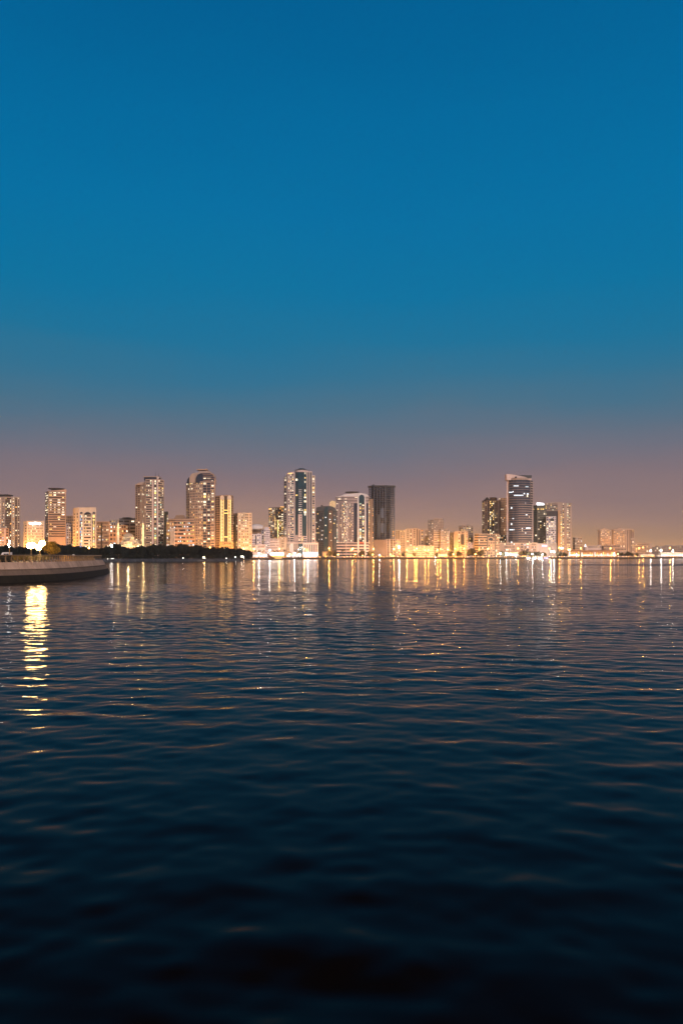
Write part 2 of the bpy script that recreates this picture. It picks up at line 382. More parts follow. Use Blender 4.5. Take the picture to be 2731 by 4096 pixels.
b = simple('apartment_block', 'plain brown shadowed slab right of the gold-lit tower', CB, 905, [(928, 0), (952, 0)], 2057, 16, ['P24:2@.02'], 'brown', 'brownglass'); b.done()
b = Bld(AT, 'cream apartment tower with wavy parapet above four window columns', CT, 880, 976, 'cream', 'brownglass', 'pink', 'wwwyd')
b.vol([(944, 8), (952, 0), (1008, 0)], 2056, 16).facs(['P8:1@.2', 'W3 P7:1@.3 W4 P13:2@.3 W2 P13:2@.3 W4 P7:1@.3 W3'])
b.prof('wavy_parapet', M['cream'], [(951, 2057), (951, 2052), (958, 2050), (963, 2056), (970, 2051), (976, 2049), (984, 2052), (991, 2056), (996, 2051), (1004, 2051), (1008, 2057)], -.4, 3); b.done()
# 9 hall with a pale dome, low white blocks
b = Bld('domed_hall', 'far dark hall with a pale curved dome roof', 'hall', 1500, 1034, 'brown', 'brownglass', 'white', 'aad')
b.vol([(1006, 6), (1030, 0), (1064, 0)], 2118, 5).facs(['B24:3@.1', 'B34:4@.25'])
b.lathe('dome', M['white'], 1026, 14, [(33, 2118), (32, 2109), (26, 2102), (14, 2097.5), (1, 2096)]); b.lathe('dome', M['tan'], 1050, 12, [(16, 2119), (14, 2110), (6, 2105), (.5, 2104)]); b.done()
b = simple('apartment_block', 'white block with a tall dark slot beside the cream wavy tower', CB, 1080, [(1006, 0), (1046, 0)], 2140, 10, ['W2 P13:2@.2 V5 W3 P14:2@.2 W3'], 'lilac', 'navy'); b.done()
b = simple('apartment_block', 'bluish white block with small windows under the neon-topped tower', CB, 1085, [(1046, 6), (1057, 0), (1080, 0)], 2121, 15, ['P11:1@.3', 'P23:4@.15'], 'lilac', 'navy', roofbox=[(1058, 1074, 2108)]); b.done()
b = simple('shop_block', 'long two-storey pink shop block behind the bright market stalls', CB, 1055, [(1004, 0), (1060, 0)], 2182, 3, ['P56:12@.2'], 'pink', 'brownglass'); b.done()
# 10 neon topped tower
b = Bld(AT, 'striped tower with glowing strips on its roof edge, left of the domed teal tower', CT, 1180, 1107, 'dusk', 'glass', 'pink', 'wwya')
b.vol([(1075, 5), (1090, 0), (1117, 0), (1141, 4)], 2032, 26).facs(['B15:2@.4', 'S27:6@.25', 'L24:3@.35'])
b.pbox('roof_light', E_SHOPY, 1076, 1085, 2034, 2037, 2, 3); b.pbox('roof_light', E_SHOPY, 1121, 1138, 2026, 2030, 2, 3)
b.pbox('parapet', M['dusk'], 1086, 1141, 2030, 2033, .5, 4); b.pbox('glow_strip', E_STRIP, 1111.3, 1112.3, 2080, 2154, -1, -.4); b.pbox('glow_strip', E_STRIP, 1100.3, 1100.9, 2070, 2120, -1, -.4); b.done()
b = simple('office_block', 'rounded pink low block with window rows in front of the striped tower', CB, 1100, [(1067, 7), (1073, 1), (1110, 0), (1117, 5)], 2158, 7, ['B6:1@.1', 'T37:8@.1', 'T7:2@.1'], 'pink', 'brownglass'); b.done()
b = simple('apartment_block', 'cream slab with one window column beside the arched podium', CB, 1115, [(1116, 0), (1147, 0)], 2152, 8, ['W11 P9:2@.3 W11'], 'tan', 'brownglass'); b.done()
# 11 teal tower
b = Bld(OT, 'tallest central tower with a teal glass front under a small dome', CO, 1130, 1200, 'pink', 'teal', 'pink', 'wwwyd', maxlit=100)
b.vol([(1137, 12), (1147, 7)], 1906, 36).facs(['L10:1@.3'])
b.vol([(1145, 4), (1152, 2), (1181, 0)], 1897, 38).facs(['W1! V2 W1! V2 W1!', 'P7:1@.3 W2 B16:2@.25 W2! V1 W1.4! V1 W1.4!'])
b.pal = 'wwwyy'
b.vol([(1181, 0), (1192, -3), (1214, -3), (1226, 0)], 1889, 40).facs(['V11:1@.16', 'V22:2@.07', 'V12:1@.16'], top=1889, bot=2140)
b.pal = 'wwwyd'
b.facs(['W11', 'B22:2@.2', 'B12:1'], top=2140, bot=2174)
b.vol([(1226, 0), (1248, 1)], 1889, 40).facs(['W3! V3.5 W2.2! V3.5 W2.2! V4 W2!'])
b.vol([(1248, 4), (1260, 7)], 1903, 37).facs(['L11:1@.45 W1.5!'])
for k in range(12): b.pbox('glass_bar', M['white'], 1195, 1207, 1959 + k*8.3, 1961.2 + k*8.3, -4.2, -2.8)
b.pbox('service_shaft', M['pink'], 1192.5, 1208, 2058, 2150, -5, -2.6)
for k in range(8): b.pbox('shaft_window', M['navy'], 1201, 1205.5, 2064 + k*10.5, 2068 + k*10.5, -5.2, -4.9)
b.lathe('crown_ring', M['pink'], 1206, 8, [(27, 1889), (27.5, 1884), (25, 1883)]); b.lathe('roof_disc', M['metal'], 1205, 8, [(20, 1883), (26, 1881.5), (25, 1880), (17, 1879)])
b.lathe('dome', M['teal'], 1206, 8, [(16, 1880), (15, 1876.5), (9, 1873.5), (1, 1872.6)])
b.prof('wing_top', M['pink'], [(1151, 1898), (1151, 1892), (1165, 1889), (1176, 1886), (1181, 1886), (1181, 1898)], 1.5, 10); b.pbox('roof_light', E_SHOPY, 1152, 1169, 1892.5, 1894.5, .2, .8)
b.vol([(1143, -10), (1192, -10), (1211, -10), (1272, -10)], 2174, 1, 12)
b.facs(['W3 S15:4 W12 S17:4 W2', 'V18', 'W61'])
b.arch('portal', M['white'], 1159, 1171, 2177, 2226, -11.3, -10.3, True); b.arch('portal_glass', M['lilac'], 1161, 1169, 2181, 2226, -11.6, -11.2, True)
for k in range(6): b.arch('arched_window', M['navy'], 1218.5 + k*9, 1222.5 + k*9, 2178, 2209, -10.9, -10.3)
b.pbox('shop_sign', E_SIGN, 1212, 1271, 2210, 2215, -11.5, -10.6)
for k in range(9): b.pbox('shop_window', E_SHOP, 1213 + k*6.4, 1217.5 + k*6.4, 2217, 2226, -11, -10.5)
for k in range(4): b.pbox('lobby_window', E_SHOP, 1193 + k*4.2, 1196 + k*4.2, 2196 - k % 2 * 8, 2200 - k % 2 * 8, -10.5, -10.1)
b.done()
# 12 dark glass block with arched panel
b = Bld(OT, 'dark glass tower with a rounded top and brown arched panel below the moon', CO, 1190, 1304, 'slate', 'navy', 'umber', 'wwwcy')
b.vol([(1263, 6), (1295, 0), (1311, 0), (1346, 4)], 2044, 22).facs(['P32:6@.1', 'V16', 'W34'])
b.prof('rounded_top', M['slate'], [(1263, 2045), (1264, 2031), (1272, 2028), (1290, 2024.5), (1316, 2023.5), (1330, 2026), (1339, 2032), (1345, 2041), (1346, 2045)], .5, 22)
b.prof('teal_strip', M['teal'], [(1296, 2226), (1296, 2036), (1299, 2028), (1311, 2027), (1311, 2226)], -.8, 1.5)
b.arch('arch_frame', M['dark'], 1312.5, 1332, 2037, 2226, -1.2, 1); b.arch('arched_panel', M['umber'], 1314, 1329.5, 2041, 2226, -1.9, -1)
for (x, y, k) in ((1318, 2053, 'w'), (1317, 2076, 'c'), (1320, 2086, 'w'), (1321, 2119, 'y'), (1318, 2127, 'a'), (1335, 2060, 'd'), (1337, 2077, 'c'), (1334, 2092, 'y'), (1322, 2160, 'w'), (1300, 2068, 'c'), (1301, 2150, 'w'), (1338, 2150, 'w'), (1300, 2100, 'w')):
    b.pbox('window', WIN[k], x, x + 4.5, y, y + 3.6, -2.1, -1.8)
b.pbox('roof_gear', M['metal'], 1283, 1291, 2019, 2025, 6, 9); b.done()
# 13 white and navy tower
b = Bld(AT, 'white and navy tower with helipad disc and an arched glass strip', CT, 1205, 1410, 'pink', 'navy', 'white', 'wwwyyg')
b.vol([(1343, 6), (1372, 1), (1414, 0), (1475, 0)], 1988, 38)
b.facs(['B29:1@.06', 'B42:2@.12', 'B61:2@.08'], top=1988, bot=2012, nf=4)
b.facs(['W1 P8:1@.3 W1 S17:3@.06', 'S9:2@.4 P9:2@.4 S16:3@.1 P8:1@.2', 'V15 W6! G22:2@.34 W6! V9 W2'], top=2012, bot=2173)
b.arch('arch_surround', M['white'], 1429, 1462.5, 1973, 2013, -1.1, .2); b.arch('arched_window', M['teal'], 1435, 1457, 1979, 2013, -1.6, -1)
b.prof('roof_screen', M['white'], [(1345, 1989), (1375, 1978), (1400, 1974), (1440, 1971), (1466, 1976), (1475, 1985), (1475, 1989)], 2, 12)
b.lathe('helipad', M['metal'], 1408, 8, [(10, 1974), (26, 1971), (29, 1968.5), (28, 1967.8)])
b.vol([(1345, -10), (1475, -10)], 2173, 5, 12); b.facs(['B38:1 W2 B44:1 W3 B40:1'])
for x0, x1 in ((1429, 1435.5), (1456, 1463)): b.pbox('podium_pier', M['white'], x0, x1, 2150, 2226, -11, -.5)
b.pbox('red_sign', E_RED, 1437, 1455, 2169.5, 2172.5, -11.2, -10.6)
for x in (1353, 1363, 1371): b.pbox('window', WIN['w'], x, x + 3, 2168, 2172, -.9, -.5)
b.done()
b = simple(AT, 'slim brown tower with lit edge columns between the white tower and the concrete frame', CT, 1213, [(1474, 0), (1493, 0)], 1999, 34, ['L4:1@.5 W9 P4:1@.3'], 'brown', 'glass', pal='yyaw'); b.done()
# 14 unfinished concrete frame
b = Bld('unfinished_tower', 'dark unfinished concrete tower, open frame of slabs and columns without walls', CT, 1235, 1528, 'concrete', 'glass')
D = 1235; fp = [(1473, 12), (1496, 1), (1540, -1), (1579, 5)]
pts = [(wx(p, D + d), D + d) for p, d in fp]; poly = pts + [(wx(1579, D + 30), D + 30), (wx(1473, D + 30), D + 30)]
n, zt, zb = 29, b.z(1945), b.z(2160)
for f in range(n + 1):
    z = zb + (zt - zb) * f / n
    b.part('floor_slab', M['concrete'], lambda q: q.prism(poly, z - .26, z))
def cols(q):
    for px, dd, w in ((1475, 11.5, .5), (1484, 7, .4), (1496, 2, .5), (1508, 1.5, .5), (1519, 1, .5), (1530, .4, .45), (1541, 0, .7), (1549, 1.2, .35), (1558, 2.6, .35), (1566, 3.9, .35), (1577, 5.4, .6), (1577, 15, .6), (1577, 27, .6), (1566, 27, .5), (1556, 27, .5)):
        x, y = wx(px, D + dd), D + dd; w *= 1.15; q.box(x - w, x + w, y, y + w*2, zb, zt)
b.part('column', M['concrete'], cols)  # slabs and columns coloured navy so the frame looks unlit
b.part('shade_core', M['dark'], lambda q: q.box(wx(1484, D + 14), wx(1562, D + 12), D + 11, D + 24, zb, zt))  # near-black colour stands in for shade deep inside the frame
for x0, x1, y0, y1 in ((1523, 1535, 2032, 2071), (1523, 1535, 2093, 2131), (1510, 1518, 2060, 2150)): b.pbox('infill_wall', M['slate'] if x0 == 1510 else M['concrete'], x0, x1, y0, y1, -.2, .6)
for x in (1549, 1558, 1566): b.pbox('infill_wall', M['concrete'], x - 1.2, x + 1.2, 2030 + (x % 3) * 6, 2150, 1.2, 2.2)
b.part('roof_slab', M['slate'], lambda q: q.prism([(x + (.8 if k in (2, 3, 4) else -.8), y - .8) for k, (x, y) in enumerate(poly)], zt, zt + 1.6))
b.pbox('lift_house', M['slate'], 1488, 1498, 1936, 1942, 8, 16)
for f in range(3): b.pbox('window', WIN['a'], 1570, 1575, 2124 + f*8, 2128 + f*8, 14, 14.4)
# its podium
Dp = 1218; zt2 = b.z(2160)
for f in range(8):
    z = GZ + (b.z(2158) - GZ) * (f + 1) / 8; y0 = 2155 + 9 * (7 - f)
    b.part('podium_slab', M['dusk'], lambda q: q.box(wx(1546, Dp), wx(1601, Dp), Dp, Dp + 26, z - .7, z))
def pc(q):
    for px in (1547, 1556, 1561, 1572, 1582, 1591, 1600):
        for dd in (0, 12): q.box(wx(px, Dp) - .5, wx(px, Dp) + .5, Dp - .2 + dd, Dp + .8 + dd, GZ, b.z(2157))
b.part('podium_column', M['dusk'], pc); b.part('podium_wall', M['umber'], lambda q: q.box(wx(1474, Dp), wx(1546, Dp), Dp, Dp + 13, GZ, b.z(2160)))
b.part('podium_core', M['dark'], lambda q: q.box(wx(1548, Dp), wx(1588, Dp), Dp + 14, Dp + 22, GZ, b.z(2160)))
for x, y, k in ((1571, 2166, 'a'), (1584, 2164, 'y'), (1584, 2180, 'y'), (1594, 2166, 'a'), (1594, 2180, 'a'), (1572, 2186, 'w'), (1584, 2190, 'y'), (1594, 2200, 'y'), (1572, 2208, 'y'), (1584, 2208, 'w'), (1594, 2214, 'y'), (1484, 2188, 'y'), (1484, 2195, 'y'), (1484, 2201, 'y')):
    D0 = Dp + (8 if x > 1500 else -.4); b.part('work_light', WIN[k], lambda q: q.box(wx(x, D0), wx(x + 6, D0), D0, D0 + .2, b.z(y + 5), b.z(y)))
b.done()
# 15 row of sodium-lit apartment blocks
for x0, x1, t, lab, ds, w in ((1580, 1621, 2123, 'leftmost of the tall sand blocks right of the concrete frame, almost windowless', 'S18:3 W3 P18:3@.1 W3', 'sand'),
        (1621, 1646, 2118, 'narrow sand block with a dark roof edge, second right of the concrete frame', 'W5 P8:1@.1 W5 L7:1@.2', 'sand'),
        (1646, 1674, 2116, 'grey-tan block with a dark balcony column, third right of the concrete frame', 'W8 B6:1@.1 W6 V5 W4', 'tan'),
        (1674, 1713, 2121, 'ribbed brown-tan block with lit windows, next to the tall brown slab', 'V4 W4 P10:1@.3 W5 S14:3@.1', 'dusk')):
    b = simple('apartment_block', lab, CB, 1330, [(x0, 0), (x1, 0)], t, 15, [ds], w, 'brownglass', 'sand', 'wwya', roofbox=[(x0 + 6, x0 + 18, t - 4)]); b.done()
b = simple('office_block', 'long low cream block with small square windows behind the palms', CB, 1275, [(1622, 0), (1687, 0), (1735, 3)], 2186, 5, ['T65:14@.3', 'W1! T46:9@.35'], 'cream', 'brownglass', 'orange', 'wyya'); b.done()
b = Bld(AT, 'tall plain brown slab rising behind the sand blocks', CT, 1400, 1742, 'dusk', 'brownglass', 'dusk', 'wwwd')
b.vol([(1710, 6), (1735, 0)], 2081, 24).facs(['W3 T19:3@.25 W3']); b.vol([(1735, 0), (1773, 3)], 2076, 24).facs(['T38:6@.13']); b.done()
b = simple('apartment_block', 'yellow-lit striped block in front of the tall brown slab', CB, 1300, [(1733, 0), (1762, 0)], 2126, 15, ['W1! B24:2@.08 W2! V2'], 'cream', 'brownglass', 'orange', 'yw', roofbox=[(1748, 1761, 2121)]); b.done()
b = simple('apartment_block', 'grey block with rounded roof corner and a pale window strip', CB, 1295, [(1761, 0), (1786, 0), (1795, 4)], 2120, 16, ['W1! P24:5@.12', 'P5:1@.45 W2!'], 'grey', 'navy', 'lilac')
b.prof('rounded_roof', M['slate'], [(1760, 2120), (1763, 2116), (1783, 2116), (1791, 2119), (1795, 2123)], .2, 12); b.done()
b = simple('apartment_block', 'short dull grey-brown block between two rounded blocks', CB, 1312, [(1795, 0), (1817, 0)], 2131, 15, ['P22:4@.12'], 'grey', 'brownglass', pal='dwd'); b.done()
b = simple('apartment_block', 'rounded-top tan tower behind the dark glass arch', CT, 1325, [(1835, 5), (1850, 0), (1874, 0), (1890, 5)], 2104, 18, ['P15:2@.2', 'P24:2@.25', 'L16:2@.3'], 'dusk', 'brownglass', 'tan', 'wwyd')
b.prof('rounded_roof', M['dusk'], [(1834, 2106), (1838, 2103), (1848, 2101), (1880, 2101), (1887, 2104), (1890, 2108)], .8, 14); b.done()
b = Bld('apartment_block', 'tan block with a tall dark glass arch in its front', CB, 1290, 1845, 'tan', 'brownglass', 'pink', 'wwyd')
b.vol([(1815, 5), (1831, 0), (1870, 0)], 2129, 13).facs(['W2! W14', 'P8:1@.3 W2 P16:1 W2 P8:2@.35'])
b.arch('glass_arch', M['dark'], 1842, 1855, 2136, 2178, -1.2, -.3); b.pbox('shop_sign', WIN['y'], 1836, 1856, 2179, 2182, -1.3, -.8)
b.prof('rounded_roof', M['tan'], [(1815, 2130), (1817, 2126), (1822, 2124), (1866, 2126), (1870, 2130)], .5, 12); b.done()
b = simple('shop_block', 'pale pink low block beside the dark bushy tree', CB, 1300, [(1868, 0), (1897, 0)], 2173, 5, ['W6 P5:1 W5 P5:1@.2 W8'], 'pink', 'brownglass'); b.done()
b = Bld('office_block', 'wide low tan office block with striped window rows and an arched bay', CB, 1290, 1945, 'tan', 'glass', 'slate', 'wwyd')
b.vol([(1896, 6), (1912, 0), (1947, 0), (1996, 0)], 2138, 9).facs(['B16:2@.1', 'B35:5@.12', 'W3! P26:3@.25 W3! P14:3@.2'])
b.prof('roof_screen', M['dusk'], [(1905, 2139), (1916, 2134), (1940, 2133), (1950, 2139)], 3, 12); b.arch('bay_arch', M['tan'], 1950, 1974, 2147, 2162, -.9, -.2); b.arch('arched_window', M['navy'], 1953, 1971, 2151, 2162, -1.3, -.8)
b.pbox('bay_roof', M['slate'], 1948, 1976, 2143, 2148, -.8, 6); b.done()
b = simple('apartment_block', 'dim brown block with scattered lights under the spired towers', CB, 1345, [(1990, 0), (2032, 0)], 2142, 12, ['P42:8@.28'], 'umber', 'brownglass', pal='wwwa'); b.done()
# 16 pointed twin towers
b = Bld(AT, 'striped tower with a small pointed roof, left of the curved glass tower', CT, 1400, 1962, 'dusk', 'glass', 'pink', 'wwwyyd')
b.vol([(1927, 4), (1948, 0), (1975, 0), (2000, 2)], 2004, 32).facs(['P9:2@.3 W3! P6:1@.25 W3!', 'G7:1@.1 W2! G17:3@.35', 'W3! P10:2@.2 W4 W3! V5'])
b.prof('pointed_roof', M['slate'], [(1934, 2004), (1936, 2001), (1948, 1988), (1959, 2001), (1961, 2004)], .5, 12); b.pbox('roof_block', M['umber'], 1962, 1987, 1990, 2004, 1, 12); b.pbox('roof_cap', M['metal'], 1960, 1981, 1989, 1992, .5, 12); b.done()
b = Bld(AT, 'plain orange-brown tower between the pointed tower and the curved glass tower', CT, 1425, 2010, 'orange', 'brownglass', 'orange', 'wwwa')
b.vol([(1994, 0), (2032, 0)], 1994, 34).facs(['T38:6@.12']); b.pbox('salmon_wing', M['salmon'], 1990, 2000, 2084, 2150, -4, 0); b.done()  # side wing in plain salmon colour
# 17 curved glass tower
b = Bld(OT, 'large curved dark glass tower with thin pale bands and a slanting crown', CO, 1320, 2076, 'dusk', 'navy', 'pink', 'cccw')
b.vol([(2025, 3), (2034, 2.5)], 1899, 34, roof=0).facs(['W9!'])
b.vol([(2034, 0), (2048, -5), (2064, -8), (2084, -8.5), (2104, -6), (2119, 0), (2129, 9)], 1921, 33, roof=0)
b.facs(['R14:2@.012', 'R16:3@.015', 'R20:3@.012', 'R20:3@.012', 'R15:2@.012', 'L10:1@.02'], top=1921, bot=2010)
b.facs(['R14:2@.015', 'R16:3@.015', 'R8:1 Q12:1@.012', 'Q20:3@.015', 'Q15:2@.012', 'Q10:1@.02'], top=2010, bot=2175)
for x0, x1, y, d in ((2053, 2073, 1943.5, -8.9), (2034, 2048, 1968, -4.5), (2049, 2052, 1966, -6.5), (2054, 2092, 1981, -9.3), (2093, 2098, 1974, -8.5), (2106, 2113, 1975, -6), (2100, 2112, 1946.5, -7), (2036, 2052, 2117.5, -5.5), (2054, 2056, 2117, -7), (2102, 2121, 2111, -6.6), (2101, 2108, 2058, -7.5), (2048, 2054, 2073, -6.5)):
    b.pbox('lit_office', WIN['c'], x0, x1, y, y + 4, d - .5, d + .2)
b.vol([(2026, 0), (2034, -.5), (2048, -5.4), (2064, -8.4), (2084, -8.9), (2104, -6.4), (2119, -.4)], 1913, 1, 16, 1921, roof=0, core=False)
b.facs(['W9', 'W9', 'W9', 'W9', 'W9', 'W9'])
b.prof('crown', M['pink'], [(2025, 1921), (2024, 1897), (2045, 1898.5), (2066, 1902), (2084, 1903), (2104, 1904), (2122, 1910), (2125, 1921)], -4, 8)
b.prof('crown_glass', M['slate'], [(2066, 1902), (2090, 1901.5), (2126, 1902), (2124, 1914), (2112, 1915), (2100, 1908), (2085, 1905)], -4.6, 8)
b.lathe('roof_ball', M['dark'], 2062, -10, [(.5, 1905), (3.4, 1906.5), (4.4, 1909), (3.4, 1911.5), (.5, 1913)], 14)
b.pbox('edge_pier', M['pink'], 2128, 2131, 2015, 2200, 6, 9)
b.vol([(1995, -12), (2080, -12), (2100, -12), (2146, -12)], 2174, 5, 10)
b.facs(['W20 P28:5@.15 W4 P10:2@.1 W23', 'P14:1@.1 W2 G8:2@.3', 'P18:1@.1 W6 P18:4@.1 W4']); b.done('cream')
# 18 group on the right of it
b = Bld(OT, 'green-tinted tower with a white lit panel on its roof', CO, 1385, 2152, 'olive', 'green', 'green', 'wwwy')
b.vol([(2128, 5), (2147, 0), (2185, 0)], 2023, 27).facs(['G19:2@.04', 'W3 B32:4@.12 P6:1@.3'])
for x0, x1 in ((2129, 2137), (2148, 2154), (2160, 2166), (2168, 2174)): b.pbox('window', WIN['y'], x0, x1, 2034, 2039, -.9 if x0 > 2140 else 3, 5)
b.prof('roof_panel', E_SIGN, [(2146, 2020), (2146, 2010), (2174, 2013), (2174, 2023)], -.2, 1); b.pbox('panel_frame', M['metal'], 2147, 2173, 2019, 2024, .6, 2); b.done()
b = Bld(AT, 'white tower with dark arched balcony column in front of the hollow brown tower', CT, 1365, 2202, 'lilac', 'glass', 'white', 'wwwyc')
b.vol([(2183, 2), (2193, 0), (2222, 0)], 2068, 19).facs(['P9:1@.3', 'P8:1@.35 W2! B14:2@.35 W2! P5:1@.2'])
b.arch('arched_window', M['dark'], 2199, 2215, 2073, 2084, -1, -.2); b.prof('parapet', M['white'], [(2183, 2069), (2184, 2065), (2222, 2066), (2222, 2069)], -.3, 3); b.done()
b = Bld(AT, 'brown portal-shaped tower with a salmon strip and lit window column', CT, 1420, 2230, 'dusk', 'glass', 'salmon', 'wwyyg')
b.vol([(2178, 0), (2246, 0), (2262, 0), (2284, 4)], 2014, 32)
b.fac(0, 'W6 B44:6@.2 W18', 2014, 2044, 5); b.fac(0, 'W3 V49 W3 B6:1@.05 W2', 2044)
b.pal = 'yyaw'; b.facs([None, 'P10:1@.5 W6', None]); b.pal = 'wwwyg'; b.fac(2, 'W3 P13:2@.45 W4')
b.pbox('salmon_strip', M['orange'], 2230, 2240, 2041, 2196, -1.5, .2)
for k in range(26): b.pbox('window', WIN['y' if k % 3 else 'w'], 2241, 2246, 2066 + k*5, 2068.4 + k*5, -1.3, -.6)
b.prof('parapet', M['dusk'], [(2178, 2015), (2178, 2013), (2200, 2010), (2243, 2008.5), (2246, 2011), (2283, 2012), (2284, 2015)], -.3, 5)
b.pbox('bright_foyer', E_SHOP, 2240, 2252, 2190, 2196, -2, -1.2); b.done()
b = Bld(LB, 'dark grey podium with a small lilac sign, right of the curved tower', CB, 1345, 2185, 'grey', 'brownglass', 'pink', 'wd')
b.vol([(2146, 0), (2190, 0), (2224, 2)], 2175, 4).facs(['W16! W28!', 'W34']); b.pbox('lilac_sign', E_LILAC, 2166, 2186, 2181.5, 2185.5, -1, -.5); b.done()
b = simple('apartment_block', 'small cream grid-fronted block beside the portal-shaped tower', CB, 1450, [(2290, 4), (2298, 0), (2326, 0)], 2152, 8, ['P8:1@.1', 'P28:5@.15'], 'tan', 'brownglass', roofbox=[(2300, 2320, 2149)]); b.done()
# 19 twin brown blocks on the right
b = Bld(AT, 'left one of the twin brown blocks that stand alone on the right', CT, 1560, 2416, 'dusk', 'brownglass', 'dusk', 'wwwya')
b.vol([(2390, 4), (2400, 0), (2442, 1)], 2121, 17).facs(['W10', 'T42:7@.25'])
b.prof('wavy_parapet', M['dusk'], [(2390, 2122), (2390, 2119), (2404, 2116), (2412, 2113), (2420, 2113), (2426, 2118), (2442, 2118), (2442, 2122)], -.3, 6); b.done()
b = Bld(AT, 'right one of the twin brown blocks that stand alone on the right, with ribbed side', CT, 1562, 2490, 'dusk', 'brownglass', 'dusk', 'wwwya')
b.vol([(2446, 3), (2452, 0), (2502, 0), (2513, 3), (2534, 3)], 2120, 17).facs(['W6', 'T50:8@.28', 'W4! V3 W4!', 'S20:3@.1 W3!'])
b.prof('wavy_parapet', M['dusk'], [(2446, 2121), (2447, 2119), (2462, 2117), (2472, 2112), (2482, 2112), (2492, 2117), (2504, 2114), (2515, 2115), (2534, 2118), (2534, 2121)], -.3, 6); b.done()
b = simple(LB, 'low cream building with dark square windows, left in front of the twin brown blocks', CB, 1490, [(2350, 0), (2412, 0)], 2185, 3, ['T62:8@.06'], 'pink', 'brownglass'); b.done()
b = simple(LB, 'low tan building with window rows under the twin brown blocks', CB, 1485, [(2412, 0), (2502, 0)], 2182, 4, ['P90:16@.12'], 'salmon', 'brownglass', pal='wya'); b.done()
b = simple(LB, 'hazy tan block right of the twin brown blocks', CB, 1680, [(2534, 0), (2596, 0), (2606, 3)], 2175, 6, ['P62:10@.08', 'W9'], 'dusk', 'brownglass', pal='wya'); b.pbox('light_line', E_SHOPY, 2536, 2555, 2182, 2183, -1.2, -.6); b.done()
b = simple(LB, 'long low tan block at the right edge of the photo', CB, 1740, [(2636, 2), (2700, 0), (2790, 0)], 2186, 5, ['P60:9@.06', 'P90:12@.06'], 'dusk', 'brownglass', pal='wya'); b.done()
b = simple(LB, 'faint far block behind the white lamps on the right', CB, 1900, [(2590, 0), (2650, 0)], 2190, 4, ['P60:9@.2'], 'brown', 'brownglass', pal='wwy'); b.done()
# 20 white lit spire
b = Bld('minaret', 'small white lit spire on a round pale base, far right of centre', 'minaret', 1480, 2340, 'pink')
b.lathe('base', M['pink'], 2340, 4, [(9, 2226), (9, 2192), (8, 2187)]); b.lathe('spire', E_SIGN, 2339.5, 4, [(2.4, 2187), (2.2, 2183), (1, 2179), (.2, 2176)], 12); b.done()  # spire surface itself emits to give the lit look
# 21 market halls, yellow light
for (x0, x1, t, lab, n) in ((2272, 2318, 2201, 'open amber-lit market pavilion with tall lit bays, leftmost of the three', 5), (2322, 2372, 2204, 'amber-lit market pavilion with bright shop front, middle of the three', 6), (2374, 2468, 2203, 'longest amber-lit market pavilion with glowing wavy eaves', 11)):
    b = Bld('market_hall', lab, 'market hall', 1392, (x0 + x1) / 2, 'orange', 'brownglass', 'cream', 'ya')
    b.vol([(x0, 0), (x1, 0)], t, 2, 16).facs(['W%d' % (x1 - x0)])
    w = (x1 - x0) / n
    for k in range(n):
        b.pbox('lit_bay', E_SHOPY if k % 3 else E_SHOP, x0 + w*(k + .32), x0 + w*(k + .62), t + 6 + (k * 5 % 4) * 2, 2224 - k % 3, -1.2, -.5)
    b.pbox('eaves', M['umber'], x0 - 1.5, x1 + 1.5, t - 1, t + 1, -3, 16)
    b.pbox('awning', M['canvas'], x0, x1, 2218, 2219.5, -5, -.6); b.pbox('awning_light', E_SHOP, x0 + 2, x1 - 2, 2219.8, 2221.4, -4, -3); b.done()
def canopy(label, px0, px1, D, yt, yb, mat_light, n, group):
    b = Bld('market_canopy', label, 'canopy', D, (px0 + px1) / 2, 'canvas' if 'canvas' in WALLS else 'white', group=group)
    w = (px1 - px0) / n
    pts = [(px0, yb - 4)]
    for k in range(n): pts += [(px0 + w*(k + .5), yt), (px0 + w*(k + 1), yt + 4)]
    pts += [(px1, yb - 4)]
    b.prof('canopy_roof', M['canvas'], pts, 0, 9)
    b.part('post', M['metal'], lambda q: [q.box(wx(px0 + w*k, D) - .12, wx(px0 + w*k, D) + .12, D + .3, D + .5, GZ, b.z(yt + 4)) for k in range(n + 1)])
    for k in range(n): b.pbox('lamp_row', mat_light, px0 + w*(k + .12), px0 + w*(k + .86), yb - 3.5, yb - .6, .5, 1.2)
    b.done()
canopy('row of brilliant white market stalls on the bank right of the dark park trees', 1012, 1064, 1022, 2214, 2226, E_SHOP, 7, None)
canopy('white glowing stalls under the arched podium of the teal tower', 1146, 1205, 1095, 2215, 2226, E_SHOP, 8, None)
canopy('dazzling white and yellow canopies on the right edge of the far bank', 2640, 2760, 1440, 2208, 2224, E_SHOP, 10, None)
canopy('smaller bright canopies left of the dazzling right-edge canopies', 2560, 2612, 1432, 2216, 2226, E_SHOPY, 6, None)
canopy('lit yellow stalls between the palms in front of the low cream block', 1624, 1664, 1222, 2216, 2226, E_SHOPY, 5, None)
canopy('yellow-white stalls in front of the yellow-lit striped block', 1744, 1788, 1236, 2216, 2226, E_SHOPY, 5, None)
canopy('white kiosk roofs in front of the curved tower podium', 2016, 2074, 1288, 2208, 2222, E_SHOP, 6, None)
canopy('warm lit stalls under the dark trees right of the curved tower podium', 2076, 2104, 1290, 2214, 2226, E_SHOPY, 4, None)
